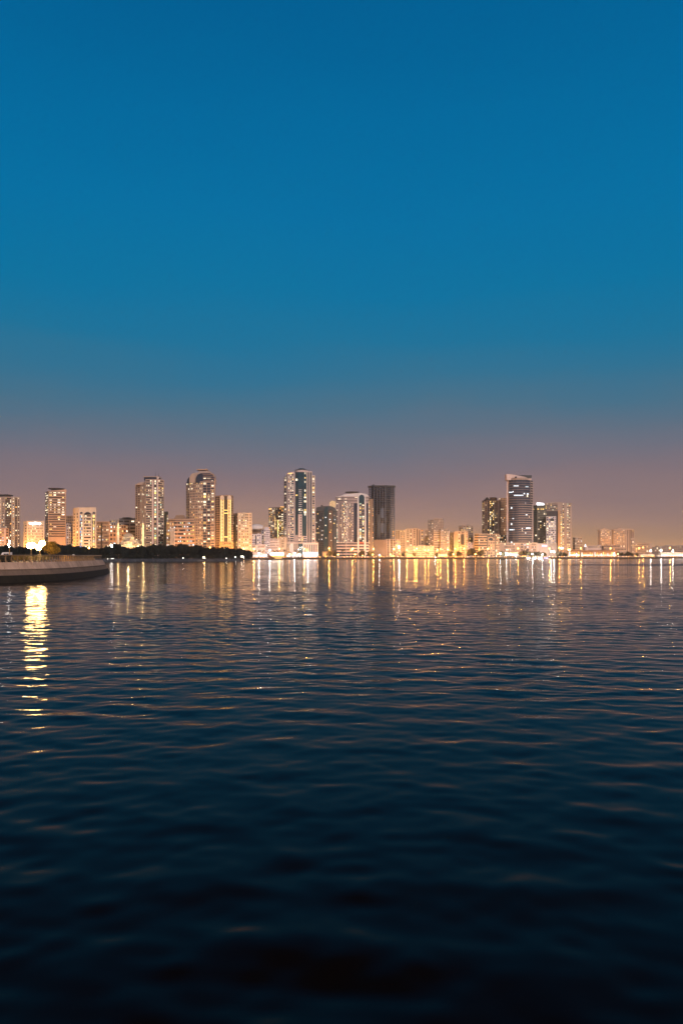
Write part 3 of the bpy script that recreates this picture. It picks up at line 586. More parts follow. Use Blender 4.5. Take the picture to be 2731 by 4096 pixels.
# orange colonnade below the dark glass tower
b = Bld('pavilion', 'small orange-lit colonnade pavilion below the dark glass tower', 'pavilion', 1140, 1312, 'orange')
b.pbox('roof', M['orange'], 1288, 1336, 2206, 2209.5, -1, 9); b.pbox('rear_wall', M['orange'], 1289, 1335, 2209, 2226, 7, 8)
for k in range(8): b.pbox('pillar', M['cream'], 1289.5 + k*6.3, 1292 + k*6.3, 2209, 2226.5, -.6, .4)
for k in range(7): b.pbox('lit_panel', E_SHOPY, 1293.5 + k*6.3, 1294.8 + k*6.3, 2211, 2224, 5, 5.3)
b.done()
# ------------------------------------------------------------------ mosque
b = Bld('mosque', 'small domed mosque glowing gold under floodlights above the dark trees', 'mosque', 800, 515, 'stone')
MS, ML = M['stone'], M['lead']
def minaret(px):
    rows = [(5.6, 2226), (5.4, 2137), (6.4, 2134), (6.6, 2131.5), (4.7, 2131.3), (4.5, 2114), (6, 2111.5), (6.1, 2109.5), (4, 2109.3), (3.8, 2096), (4.6, 2094.5), (4.4, 2093)]
    o = b.lathe('minaret', MS, px, 4, rows, 16, False)
    D = 804; q = D / F; m = MB(); m.lathe(wx(px, D), D, [(4 * q, wz(2093, D)), (2.2 * q, wz(2084, D)), (.3 * q, wz(2073.5, D))], 14)
    sp = m.build('spire', ML, o, b.org); return o
minaret(473); minaret(572.6)
b.lathe('dome', ML, 514.5, 8, [(21.5, 2148), (20.5, 2143), (17, 2138), (11, 2134.4), (5, 2132.8), (.5, 2131.5)]); b.lathe('drum', MS, 514.5, 8, [(24, 2158), (24, 2156), (23, 2148.6), (23.4, 2147.6)], 24, False)
b.lathe('half_dome', ML, 512, -2, [(18, 2167.5), (16.5, 2163), (12, 2159), (6, 2157.3), (.5, 2157)]); b.lathe('apse', MS, 512, -2, [(19, 2182), (19, 2168), (18.5, 2167)], 24, False)
b.lathe('small_dome', ML, 475.5, 6, [(8, 2177), (7, 2171), (4, 2168), (.4, 2167)]); b.lathe('small_dome', ML, 545, 2, [(8, 2178), (7, 2172), (4, 2169), (.4, 2168)])
b.prof('prayer_hall', MS, [(466, 2226), (466, 2177), (484, 2174), (488, 2160), (494, 2158), (535, 2158), (541, 2160), (548, 2170), (562, 2176), (566, 2180), (566, 2226)], 6, 26)
b.prof('porch', MS, [(478, 2226), (478, 2183), (552, 2183), (552, 2226)], -8, 2)
for k in range(9): b.arch('drum_window', M['brownglass'], 494.2 + k*4.6, 496.4 + k*4.6, 2149.5, 2155, 1.4, 1.8) if 1 < k < 7 else None
for k in range(6): b.arch('apse_window', M['brownglass'], 498.5 + k*5, 501.3 + k*5, 2169.5, 2175, -7.4, -6.9) if 0 < k < 5 else None
for k in range(7): b.arch('porch_arch', M['brown'], 481 + k*10, 488 + k*10, 2187, 2226, -8.4, -7.9)
def lamp_data(name, col, watts, r):
    l = bpy.data.lights.new(name, 'POINT'); l.color = col; l.energy = watts; l.shadow_soft_size = r; return l
def add_light(data, loc, parent, name='lamp'):
    o = bpy.data.objects.new(name, data); COL.objects.link(o); o.parent = parent; o.location = loc; return o
GOLD = (1, .66, .26)
L_FL = lamp_data('mosque_flood', GOLD, 8000, .6); L_BL = lamp_data('balcony_flood', GOLD, 2000, .3)
def rel(px, dd, py): return (wx(px, 800 + dd) - b.org[0], dd, wz(py, 800 + dd) - GZ)
for px, dd, py in ((484, -8, 2186), (514, -16, 2184), (556, -8, 2184)): add_light(L_FL, rel(px, dd, py), b.root)
for px in (473, 572.6):
    for py in (2109, 2131): add_light(L_BL, rel(px + 1, -2.4, py - 3), b.root)
b.done()

# ------------------------------------------------------------------ moon
def make_moon():
    D = 60000.0; r = 14.3 / F * D; px, py = 1331, 2017
    m = MB(); m.lathe(0, 0, [(max(.001, r * math.sin(math.pi * k / 24)), -r * math.cos(math.pi * k / 24)) for k in range(25)], 48)
    mt, nt, out = new_mat('moon_surface'); e = nt.nodes.new('ShaderNodeEmission'); tc = nt.nodes.new('ShaderNodeTexCoord')
    nz = nt.nodes.new('ShaderNodeTexNoise'); nz.inputs['Scale'].default_value = 2.2 / r; nz.inputs['Detail'].default_value = 4
    rp = nt.nodes.new('ShaderNodeValToRGB'); rp.color_ramp.elements[0].position = .38; rp.color_ramp.elements[1].position = .62
    rp.color_ramp.elements[0].color = (.80, .46, .22, 1); rp.color_ramp.elements[1].color = (1.0, .62, .30, 1)
    nt.links.new(tc.outputs['Object'], nz.inputs['Vector']); nt.links.new(nz.outputs['Fac'], rp.inputs['Fac']); nt.links.new(rp.outputs['Color'], e.inputs['Color']); nt.links.new(e.outputs[0], out.inputs['Surface'])
    mt.cycles.emission_sampling = 'NONE'
    o = m.build('moon', mt, None, (0, 0, 0), True); o.location = (wx(px, D), D, wz(py, D))
    tag(o, 'pale orange full moon half hidden by the white and navy tower', 'moon')
make_moon()

# ------------------------------------------------------------------ far bank
SH = [(-2600, 560), (-900, 620), (0, 655), (440, 672), (700, 682), (870, 692), (960, 712), (1000, 800), (1008, 950), (1060, 1005), (1200, 1055), (1350, 1110), (1560, 1175), (1760, 1210), (2200, 1275), (2500, 1340), (2731, 1400), (3400, 1480), (6500, 1500)]
def shore(px):
    for (a, da), (c, dc) in zip(SH, SH[1:]):
        if a <= px <= c: return da + (dc - da) * (px - a) / (c - a)
    return SH[-1][1]
g = MB(); top = [(wx(p, D), D) for p, D in SH]
for (x0, y0), (x1, y1) in zip(top, top[1:]):
    i = len(g.v); k0, k1 = 4000 / y0, 4000 / y1
    g.v += [(x0, y0, GZ), (x1, y1, GZ), (x1 * k1, 4000, GZ), (x0 * k0, 4000, GZ)]; g.f.append((i, i+1, i+2, i+3)); g.m.append(0)
tag(g.build('ground', M['paving']), kind='structure')
def bank(name, mat, i0, i1, h, slope, label, cat, jag=0):
    m = MB(); pts = []
    for (p0, d0), (p1, d1) in zip(SH[i0:i1], SH[i0 + 1:i1 + 1]):
        n = max(1, int(abs(p1 - p0) / 8)); pts += [(p0 + (p1 - p0) * k / n, d0 + (d1 - d0) * k / n) for k in range(n)]
    pts.append(SH[i1]); row = []
    for p, d in pts:
        j = lambda a: (rng.random() - .5) * a
        row.append([(wx(p, d - slope + j(jag)), d - slope, -1.5), (wx(p, d - slope * .5), d - slope * .5 + j(jag), h * .55 + j(jag) * .4), (wx(p, d), d - .3, h + j(jag) * .3), (wx(p, d + 1), d + 1.0, h), (wx(p, d + 1), d + 1.0, GZ - .5)])
    for r in row: m.v += r
    for k in range(len(row) - 1):
        for q in range(4): m.f.append((k*5 + q, k*5 + q + 1, (k+1)*5 + q + 1, (k+1)*5 + q)); m.m.append(0)
    o = m.build(name, mat); return tag(o, label, cat)
bank('rock_breakwater', M['rock'], 0, 7, 2.5, 4, 'low blue-black rock bank below the dark park trees', 'breakwater', 1.4)
bank('quay_wall', M['bank'], 7, 18, 2.75, .6, 'long dark quay wall along the lit corniche under the towers', 'quay wall')

# ------------------------------------------------------------------ trees
def leaf_cloud(mb, c, rad, n, size, rnd, shell=.55):
    for _ in range(n):
        d = Vector((rnd.gauss(0, 1), rnd.gauss(0, 1), rnd.gauss(0, 1))).normalized() * (shell + (1 - shell) * rnd.random() ** .7)
        p = Vector((c[0] + d.x * rad[0], c[1] + d.y * rad[1], c[2] + d.z * rad[2]))
        u = Vector((rnd.gauss(0, 1), rnd.gauss(0, 1), rnd.gauss(0, 1))).normalized(); w = u.orthogonal().normalized(); s = size * (.6 + .8 * rnd.random())
        i = len(mb.v); mb.v += [tuple(p + u*s), tuple(p + w*s*.6), tuple(p - u*s), tuple(p - w*s*.6)]; mb.f.append((i, i+1, i+2, i+3)); mb.m.append(0)
def make_tree(name, label, cat, seed, mat, h=10, r=4.6, n=1300, size=.5, group=None, trunk=.22):
    rnd = random.Random(seed); root = empty(name, (0, 0, 0), label, cat, group)
    cb = MB(); nb = 9
    lobes = [((0, 0, h * .62), (r * .75, r * .75, h * .3))]
    for k in range(nb):
        a = rnd.random() * 6.28; q = r * (.35 + .3 * rnd.random()); s = r * (.34 + .24 * rnd.random())
        lobes.append(((q * math.cos(a), q * math.sin(a), h * (.42 + .42 * rnd.random())), (s, s, s * .85)))
    for c, rad in lobes: leaf_cloud(cb, c, rad, int(n / (nb + 1)), size, rnd)
    cb.build('crown', mat, root)
    tb = MB(); tb.tube([(0, 0, -.3), (.1, 0, h * .25), (0, .1, h * .5)], [trunk * 1.3, trunk, trunk * .6], 7)
    for k in range(4):
        a = k * 1.6 + rnd.random(); tb.tube([(0, 0, h * .28), (r * .3 * math.cos(a), r * .3 * math.sin(a), h * .5), (r * .6 * math.cos(a), r * .6 * math.sin(a), h * .65)], [trunk * .6, trunk * .4, trunk * .15], 5)
    tb.build('trunk', M['bark'], root); return root
PARK = 'dark trees of the park on the left bank'
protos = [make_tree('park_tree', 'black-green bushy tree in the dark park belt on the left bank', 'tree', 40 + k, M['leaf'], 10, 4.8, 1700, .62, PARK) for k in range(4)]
index_kids(None)
PROFILE = [(-120, 2183), (0, 2184), (60, 2187), (110, 2188), (170, 2184), (215, 2182), (240, 2180), (280, 2181), (310, 2188), (350, 2191), (400, 2196), (430, 2192), (448, 2179), (470, 2177), (482, 2184), (500, 2191), (518, 2197), (545, 2187), (562, 2184), (582, 2191), (605, 2183), (622, 2180), (650, 2184), (700, 2182), (722, 2178), (745, 2179), (762, 2187), (790, 2183), (805, 2189), (860, 2193), (900, 2190), (940, 2197), (968, 2194), (990, 2202), (1002, 2210), (1010, 2219)]
def prof_y(px):
    for (a, y0), (c, y1) in zip(PROFILE, PROFILE[1:]):
        if a <= px <= c: return y0 + (y1 - y0) * (px - a) / (c - a)
    return 2190
def place(proto, first, x, y, z, s, rz):
    o = proto if first else copy_tree(proto)
    o.location = (x, y, z); o.scale = (s[0], s[0], s[1]); o.rotation_euler = (0, 0, rz); return o
px, used = -100.0, [False] * 4; row = 0
spots = []
while px < 1004:
    for rw, dd in ((0, 12), (1, 34)):
        q = px + rw * 9 + rng.uniform(-3, 3); D = min(shore(q), 716) + dd + rng.uniform(0, 10)
        topz = wz(prof_y(q) + rw * 1.0 + rng.uniform(-2, 2.5), D); spots.append((q, D, topz - GZ))
    px += 16 if px > 200 else 22
for i, (q, D, hh) in enumerate(spots):
    k = i % 4; hh = max(hh, 4)
    place(protos[k], not used[k], wx(q, D), D, GZ, (hh / 10 * 1.0 if hh < 7 else .95, hh / 9.3), rng.random() * 6); used[k] = True
# undergrowth between the trunks
u = MB(); rnd = random.Random(5)
for k in range(260):
    q = -110 + k * 4.3; D = min(shore(q), 716) + 7 + rnd.random() * 8; leaf_cloud(u, (wx(q, D), D, GZ + 1.9), (2.6, 2, 2.3), 60, .6, rnd, .3)
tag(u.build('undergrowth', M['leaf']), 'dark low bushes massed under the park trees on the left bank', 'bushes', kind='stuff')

def make_palm(seed, h=8.5, nf=20, fl=3.0):
    rnd = random.Random(seed); root = empty('date_palm', (0, 0, 0), 'ragged date palm on the lit corniche in front of the towers', 'palm tree', 'palms along the far corniche')
    t = MB(); t.tube([(0, 0, -.2), (.1, 0, h * .5), (.05, 0, h)], [.32, .24, .22], 8); t.build('trunk', M['bark'], root)
    c = MB()
    for k in range(nf):
        a = 6.283 * k / nf + rnd.uniform(-.2, .2); e = rnd.uniform(-.35, 1.0); L = fl * rnd.uniform(.8, 1.15)
        prev = Vector((0.05, 0, h)); dv = Vector((math.cos(a) * math.cos(e), math.sin(a) * math.cos(e), math.sin(e)))
        side = Vector((-math.sin(a), math.cos(a), 0)); i = len(c.v)
        for j in range(6):
            w = .34 * math.sin(math.pi * (j + .6) / 6.4); sag = Vector((0, 0, -.16 * j * j * L / 12))
            p = prev + dv * (L * j / 5) + sag; c.v += [tuple(p + side * w - Vector((0, 0, w * .5))), tuple(p), tuple(p - side * w - Vector((0, 0, w * .5)))]
        for j in range(5):
            for q in (0, 1): c.f.append((i + j*3 + q, i + j*3 + q + 1, i + j*3 + q + 4, i + j*3 + q + 3)); c.m.append(0)
    c.build('crown', M['palmleaf'], root); return root
palms = [make_palm(70 + k) for k in range(2)]
streets = [make_tree('street_tree', 'rounded dark tree on the lit corniche below the towers', 'tree', 90 + k, M['hedge'], 6, 3.0, 800, .42, 'broad trees along the far corniche') for k in range(2)]
index_kids(None)
pu = [False, False]
for i, (q, dd, py) in enumerate(((1020, 30, 2203), (1035, 26, 2204), (1052, 30, 2204), (1098, 30, 2202), (1112, 28, 2204), (1138, 26, 2198), (1160, 24, 2207), (1182, 30, 2201), (1197, 26, 2208), (1330, 20, 2204), (1340, 26, 2200), (1371, 20, 2197), (1409, 26, 2206), (1580, 24, 2207), (1592, 22, 2208), (1617, 24, 2206), (1627, 22, 2208), (1662, 26, 2210), (1704, 22, 2207), (1711, 26, 2209), (1790, 24, 2199), (1795, 26, 2204), (1903, 26, 2210), (2032, 26, 2206))):
    D = shore(q) + dd; hh = wz(py, D) - GZ
    place(palms[i % 2], not pu[i % 2], wx(q, D), D, GZ, (max(.95, hh / 9.6), hh / 9.6), i * 1.3); pu[i % 2] = True
pu = [False, False]
for i, (q, dd, py) in enumerate(((1318, 26, 2203), (1338, 30, 2208), (1444, 30, 2206), (1450, 34, 2203), (1477, 26, 2204), (1486, 30, 2206), (1612, 30, 2211), (1656, 26, 2211), (1744, 26, 2210), (1800, 30, 2206), (1833, 26, 2205), (1838, 32, 2206), (1878, 24, 2194), (1886, 24, 2196), (1874, 28, 2208), (1893, 30, 2200), (1917, 24, 2203), (1924, 28, 2202), (2007, 22, 2204), (2012, 28, 2206), (2082, 24, 2206), (2093, 28, 2203), (2104, 26, 2202), (2116, 28, 2207), (2128, 24, 2209), (2140, 30, 2207), (2153, 24, 2206), (2166, 26, 2209), (2178, 24, 2210), (2228, 24, 2210), (2238, 28, 2208), (2250, 24, 2210), (2262, 28, 2213), (2472, 24, 2208), (2484, 28, 2210), (2500, 24, 2211), (2512, 28, 2206), (2526, 24, 2211), (2545, 28, 2212))):
    D = shore(q) + dd; hh = wz(py, D) - GZ
    place(streets[i % 2], not pu[i % 2], wx(q, D), D, GZ, (max(.8, hh / 7.2), hh / 5.8), i * 1.7); pu[i % 2] = True

# ------------------------------------------------------------------ lamps on the far bank
SOD = (1, .42, .08); WHT = (1, .9, .78)
L_SOD = lamp_data('sodium', SOD, 52000, .5); L_WHT = lamp_data('white', WHT, 28000, .5); L_LOW = lamp_data('sodium_low', SOD, 12000, .4); L_WASH = lamp_data('sodium_wash', SOD, 85000, .6)
def make_lamp(name, label, group, h, headr, emat, ldata, arm=True):
    root = empty(name, (0, 0, 0), label, 'street lamp', group)
    p = MB(); p.tube([(0, 0, 0), (0, 0, h)], [.16, .09], 7); p.build('pole', M['metal'], root)
    hd = MB(); hd.lathe(0, 0, [(.1, h + headr * .9), (headr * .8, h + headr * .55), (headr, h), (headr * .7, h - headr * .6), (.1, h - headr * .8)][::-1], 12); hd.build('lamp_head', emat, root)
    if ldata: add_light(ldata, (0, -.9, h - headr - .5), root)
    return root
tall = make_lamp('orange_lamp', 'tall orange street lamp on the far corniche', 'tall orange lamps along the corniche', 14, .72, E_SOD, L_SOD)
back = make_lamp('orange_lamp', 'orange lamp added among the apartment blocks to wash their fronts', 'orange lamps added behind the first row for facade wash', 12, .6, E_SOD, L_WASH)  # added lamps, set between building rows to wash facades orange
low = make_lamp('globe_lamp', 'low orange globe lamp beside the corniche path', 'low orange globe lamps on the corniche', 5.5, .75, E_SOD, None)
white = make_lamp('flood_lamp', 'bright white floodlight mast on the far bank', 'white floodlights on the far bank', 9, .95, E_WHITE, L_WHT)
bol = make_lamp('bollard_lamp', 'small glowing promenade light on the quay edge', 'small lights along the quay edge', 1.5, .34, E_BOL, None)
bolw = make_lamp('bollard_lamp', 'small white promenade light on the quay edge', 'small white lights along the quay edge', 1.7, .36, E_BOLW, None)
index_kids(None)
def lamps(proto, lst, h, dd):
    for i, (q, py) in enumerate(lst):
        D = shore(q) + dd; s = (wz(py, D) - GZ) / h
        place(proto, i == 0, wx(q, D), D, GZ, (1, s), 0)
lamps(tall, [(1016, 2196), (1118, 2195), (1217, 2195), (1316, 2193), (1410, 2195), (1493, 2195), (1575, 2196), (1627, 2200), (1657, 2200), (1666, 2195), (1699, 2200), (1713, 2200), (1749, 2199), (1761, 2196), (1790, 2198), (1855, 2194), (1950, 2195), (2071, 2194), (2196, 2194), (2321, 2193), (2440, 2193), (2554, 2193), (2677, 2192), (2790, 2192)], 14, 14)
lamps(low, [(1158, 2216), (1270, 2218), (1352, 2219), (1420, 2218), (1490, 2218), (1562, 2218), (1572, 2224), (1812, 2217), (1900, 2217), (1988, 2216), (2040, 2214), (2272, 2199), (2278, 2199), (2470, 2216), (1450, 2222)], 5.5, 9)
lamps(white, [(1079, 2201), (1036, 2214), (1178, 2212), (1232, 2212), (2128, 2216), (2168, 2218), (2600, 2203), (2642, 2202), (1740, 2227), (2062, 2226), (2000, 2214), (2024, 2212), (2203, 2206), (2214, 2206), (2689, 2204), (1596, 2188), (1517, 2220)], 9, 16)
bk = []
for q, py, D in ((40, 2195, 838), (140, 2195, 825), (230, 2195, 865), (330, 2195, 820), (520, 2200, 900), (725, 2190, 770), (840, 2190, 812), (905, 2190, 815), (975, 2195, 845), (1600, 2200, 1290), (1690, 2200, 1300), (1735, 2195, 1360), (1820, 2195, 1275), (2120, 2200, 1350), (2235, 2190, 1385), (2420, 2190, 1520), (2490, 2190, 1525), (2570, 2190, 1640), (905, 2191, 812)):
    bk.append((q, py, D))
for i, (q, py, D) in enumerate(bk): place(back, i == 0, wx(q, D), D, GZ, (1, (wz(py, D) - GZ) / 12), 0)
r2 = random.Random(11); fb = [True, True]
for k in range(150):
    q = 1012 + k * 11.4 + r2.uniform(-5, 5); D = shore(q) + r2.uniform(2.5, 12); w = r2.random() < (.5 if q > 2080 or q < 1230 else .22); pr = bolw if w else bol
    place(pr, fb[w], wx(q, D), D, GZ, (r2.uniform(.7, 1.35), r2.uniform(.7, 1.5)), 0); fb[w] = False
# lamps in the park belt
pk = make_lamp('park_lamp', 'small lamp glimmering among the dark park trees', 'small lamps in the dark park', 3, .3, E_WHITE, None); index_kids(None)
for i, (q, py, D) in enumerate(((455, 2234, 668), (448, 2235, 669), (432, 2234.5, 668), (733, 2232, 676), (814, 2230, 684), (905, 2232, 690), (966, 2226, 706), (974, 2226, 707), (975, 2231, 704), (942, 2229, 700), (444, 2182, 668), (450, 2184, 668), (820, 2232, 680))):
    place(pk, i == 0, wx(q, D), D, GZ, (.8, max(.2, (wz(py, D) - GZ) / 3)), 0)
pl = make_lamp('park_lamp', 'orange lamp glowing above the tree tops below the arched cream tower', None, 9, .7, E_SOD, None)
D = 664; pl.location = (wx(357, D), D, GZ); pl.scale = (1, 1, (wz(2192, D) - GZ) / 9)

# ------------------------------------------------------------------ boats
def make_dhow():
    D = 985.0; cx = wx(1108, D); root = empty('dhow', (cx, D, 0), 'wooden restaurant dhow with a big white lit sign, moored at the far quay', 'boat')
    h = MB(); q = D / F; sec = []
    for k in range(13):
        t = k / 12; x = (-36 + 72 * t) * q; hw = 3.0 * math.sin(math.pi * min(1, .12 + t * .95)) ** .7 + .3; zt = 3.0 + 3.2 * max(0, .45 - t) ** 2 * 8 + .9 * max(0, t - .7) * 3; ins = (.34 - t) * 9 if t < .34 else 0
        sec.append([(x, -hw, zt), (x + ins * .4, -hw * .8, 1.2), (x + ins, -hw * .15, -.5), (x + ins, hw * .15, -.5), (x + ins * .4, hw * .8, 1.2), (x, hw, zt)])
    for s_ in sec: h.v += s_
    for k in range(12):
        for j in range(5): h.f.append((k*6 + j, k*6 + j + 1, k*6 + j + 7, k*6 + j + 6)); h.m.append(0)
        h.f.append((k*6 + 5, k*6, k*6 + 6, k*6 + 11)); h.m.append(0)
    h.f += [tuple(range(6)), tuple(range(77, 71, -1))]; h.m += [0, 0]
    h.build('hull', M['wood'], root)
    c = MB(); c.box(-24*q, 27*q, -2.2, 2.2, 3.0, 5.6); c.build('saloon', M['cream'], root)
    rf = MB(); rf.box(-26*q, 29*q, -2.8, 2.8, 5.62, 5.9); rf.build('roof', M['canvas'], root)
    for k in range(11):
        w = MB(); x = -22*q + k * 4.4*q; w.box(x, x + 3.2*q, -2.32, -2.22, 3.5, 5.0); w.build('window', E_SHOPY, root)
    w = MB(); w.box(-8*q, 20*q, -3.25, -3.1, 1.75, 2.6); w.build('gallery_window', WIN['y'], root)
    sg = MB(); sg.box(-26*q, 27*q, -2.6, -2.4, 6.0, 9.3); so = sg.build('sign_board', E_SHOP, root)
    lt = MB(); r3 = random.Random(3); x = -23.0
    while x < 24:
        ww = r3.uniform(2, 3.6); lt.box(x*q, (x + ww*.35)*q, -2.66, -2.61, 6.9, 8.6); lt.box((x + ww*.35)*q, (x + ww)*q, -2.66, -2.61, r3.choice((6.9, 8.2)), r3.choice((8.4, 8.6))); x += ww + 1.3
    lt.build('lettering', M['slate'], so)
    ms = MB(); ms.tube([(-18*q, 0, 3), (-19*q, 0, 14)], [.16, .08], 6); ms.build('mast', M['wood'], root)
    bs = MB(); bs.tube([(-33*q, 0, 5), (-46*q, 0, 8.5)], [.18, .07], 6); bs.build('bowsprit', M['wood'], root)
make_dhow()
def make_boat(name, label, px, D, L, lit, group=None):
    root = empty(name, (wx(px, D), D, 0), label, 'boat', group)
    h = MB(); sec = []
    for k in range(9):
        t = k / 8; x = (-.5 + t) * L; hw = L * .14 * (1 - (2*t - 1) ** 4 * .9) + .05; zt = .9 + .7 * max(0, t - .5)
        sec.append([(x, -hw, zt), (x, -hw * .6, -.3), (x, hw * .6, -.3), (x, hw, zt)])
    for s_ in sec: h.v += s_
    for k in range(8):
        for j in range(3): h.f.append((k*4 + j, k*4 + j + 1, k*4 + j + 5, k*4 + j + 4)); h.m.append(0)
        h.f.append((k*4 + 3, k*4, k*4 + 4, k*4 + 7)); h.m.append(0)
    h.f += [(0, 1, 2, 3), (35, 34, 33, 32)]; h.m += [0, 0]; h.build('hull', M['dark'] if not lit else M['white'], root)
    c = MB(); c.box(-L*.25, L*.2, -L*.09, L*.09, .9, 2.1); c.build('cabin', M['slate'] if not lit else M['lilac'], root)
    r_ = MB(); r_.box(-L*.3, L*.24, -L*.11, L*.11, 2.12, 2.3); r_.build('roof', M['slate'] if not lit else M['canvas'], root)
    if lit:
        for k in range(3):
            l_ = MB(); l_.lathe(-L*.22 + k*L*.2, -L*.12, [(.05, 2.0), (.4, 1.75), (.4, 1.5), (.05, 1.3)], 8); l_.build('deck_lamp', lit, root)
    return root
make_boat('launch', 'small dark unlit launch floating off the quay in front of the white kiosks', 2005, 1020, 9, None)
make_boat('tour_boat', 'lit tour boat moored below the dark trees, leftmost of the four moored boats', 2112, 1225, 11, E_WHITE, 'lit tour boats moored at the far quay')
make_boat('tour_boat', 'lit tour boat moored second from the left of the four moored boats', 2136, 1228, 11, E_WHITE, 'lit tour boats moored at the far quay')
make_boat('tour_boat', 'lit tour boat moored third from the left of the four moored boats', 2158, 1231, 11, E_WHITE, 'lit tour boats moored at the far quay')
make_boat('tour_boat', 'tour boat with bluish lamps, rightmost of the four moored boats', 2182, 1235, 12, E_BLUE, 'lit tour boats moored at the far quay')

# ------------------------------------------------------------------ left promenade
CP = [(-190, 104), (-150, 110), (-115, 117), (-88, 122), (-72, 128.5), (-62.8, 135.5), (-59.4, 142), (-57.6, 150), (-57.9, 161), (-59.9, 178), (-64.2, 202), (-68.6, 220), (-71.9, 229), (-76, 234), (-90, 239), (-125, 246), (-190, 252)]
def catmull(P, n):
    out = []
    for i in range(len(P) - 1):
        p0, p1, p2, p3 = [Vector(P[max(0, min(len(P) - 1, i + k))]) for k in (-1, 0, 1, 2)]
        for k in range(n):
            t = k / n; out.append(.5 * (2*p1 + (p2 - p0)*t + (2*p0 - 5*p1 + 4*p2 - p3)*t*t + (3*p1 - p0 - 3*p2 + p3)*t**3))
    out.append(Vector(P[-1])); return out
def resample(P, step):
    out = [P[0].copy()]; acc = 0.0
    for a, c in zip(P, P[1:]):
        L = (c - a).length; t = step - acc
        while t <= L: out.append(a + (c - a) * (t / L)); t += step
        acc = L - (t - step)
    return out
Q = resample(catmull(CP, 14), .55)
def normals(P):
    N = []
    for i in range(len(P)):
        d = (P[min(len(P)-1, i+1)] - P[max(0, i-1)]).normalized(); N.append(Vector((-d.y, d.x)))   # inland side
    return N
QN = normals(Q)
def off(i, o): p = Q[i] + QN[i] * o; return (p.x, p.y)
PZ = 3.72
def wall_strip(name, mat, prof, root, lo=0, hi=None):
    m = MB(); hi = hi or len(Q)
    for i in range(lo, hi):
        for o, z in prof: x, y = off(i, o); m.v.append((x, y, z))
    k = len(prof)
    for i in range(hi - lo - 1):
        for j in range(k - 1): m.f.append((i*k + j, i*k + j + 1, (i+1)*k + j + 1, (i+1)*k + j)); m.m.append(0)
    return m.build(name, mat, root, tuple(root.location))
sw = empty('sea_wall', (-60, 150, 0), 'sloping pale concrete sea wall with a dark waterline, curving out on the left', 'sea wall')
wall_strip('algae_band', M['algae'], [(-.35, -1), (0, 0), (.42, .7), (.82, 1.36)], sw)
wall_strip('damp_band', M['quaywet'], [(.82, 1.362), (1.4, 2.28), (1.5, 2.30)], sw)
wall_strip('ledge', M['quaywet'], [(1.46, 2.22), (1.36, 2.36), (1.36, 2.46), (1.52, 2.5)], sw)
m = MB(); step = 7                                                            # wall panels with open joints between them
i = 0
while i < len(Q) - step:
    a, c = i, i + step
    for e in range(a, c):
        q = []
        for (o, z) in ((1.5, 2.44), (2.3, PZ + .1), (2.75, PZ + .1), (2.75, 2.4)):
            x0, y0 = off(e, o); x1, y1 = off(e + 1, o)
            if e == c - 1: x1, y1 = x0 + (x1 - x0) * .82, y0 + (y1 - y0) * .82
            q.append(((x0, y0, z), (x1, y1, z)))
        k = len(m.v); m.v += [v[0] for v in q] + [v[1] for v in q]
        m.f += [(k+j, k+(j+1) % 4, k+4+(j+1) % 4, k+4+j) for j in range(4)] + [(k, k+1, k+2, k+3), (k+7, k+6, k+5, k+4)]; m.m += [0] * 6
    i = c
m.build('wall_panel', M['quay'], sw, tuple(sw.location))
wall_strip('joint_backing', M['algae'], [(1.62, 2.4), (2.4, PZ)], sw)
pm = MB(); poly = [off(i, 2.6) for i in range(0, len(Q), 3)]
pm.v = [(x, y, PZ) for x, y in poly]; pm.f = [tuple(range(len(poly)))]; pm.m = [0]
tag(pm.build('promenade', M['palepaving']), kind='structure')
rl = empty('railing', (-60, 150, PZ), 'bronze railing with curved posts along the top of the sea wall', 'railing')
hi = max(i for i in range(len(Q)) if Q[i].y < 231 or Q[i].x > -73)
RZ = PZ + 1.42
def railpath(o, z, lo=60): return [off(i, o) + (z,) for i in range(lo, hi, 2)]
x_ = MB(); x_.tube(railpath(2.55, RZ), .10, 6); x_.build('top_rail', M['bronze'], rl, tuple(rl.location))
for zz in (.35, .62, .9, 1.15):
    x_ = MB(); x_.tube(railpath(2.62 - .05 * zz, PZ + .1 + zz), .02, 5); x_.build('rail_wire', M['bronze'], rl, tuple(rl.location))
cnt = 0
for i in range(64, hi, 3):
    if cnt >= 98: break
    pb = MB(); pts = []
    for t in (0, .25, .5, .75, 1): o = 2.5 - .0 + .42 * math.sin(t * 2.4) * (1 - t * .55) - .1; pts.append(off(i, o) + (PZ + .08 + t * (RZ - PZ - .1),))
    pb.tube(pts, [.24, .16, .12, .10, .09], 6); pb.build('post', M['bronze'], rl, tuple(rl.location)); cnt += 1
# hedge behind the railing
hg = MB(); rnd = random.Random(9)
for i in range(100, hi - 30, 2):
    x, y = off(i, 17 + rnd.uniform(-.5, .5)); leaf_cloud(hg, (x, y, PZ + .75), (.9, .9, .72), 46, .2, rnd, .2)
tag(hg.build('hedge', M['leaflit']), 'clipped dark hedge running behind the promenade railing', 'hedge')
hb = MB()
for k in range(26):
    D = 146 + rnd.uniform(0, 1.5); leaf_cloud(hb, (wx(-14 + k * 2.4, D), D, PZ + .7), (.55, .6, .7), 90, .16, rnd, .2)
tag(hb.build('shrub', M['leaf']), 'dark clump of shrub close behind the railing at the left edge', 'shrub')
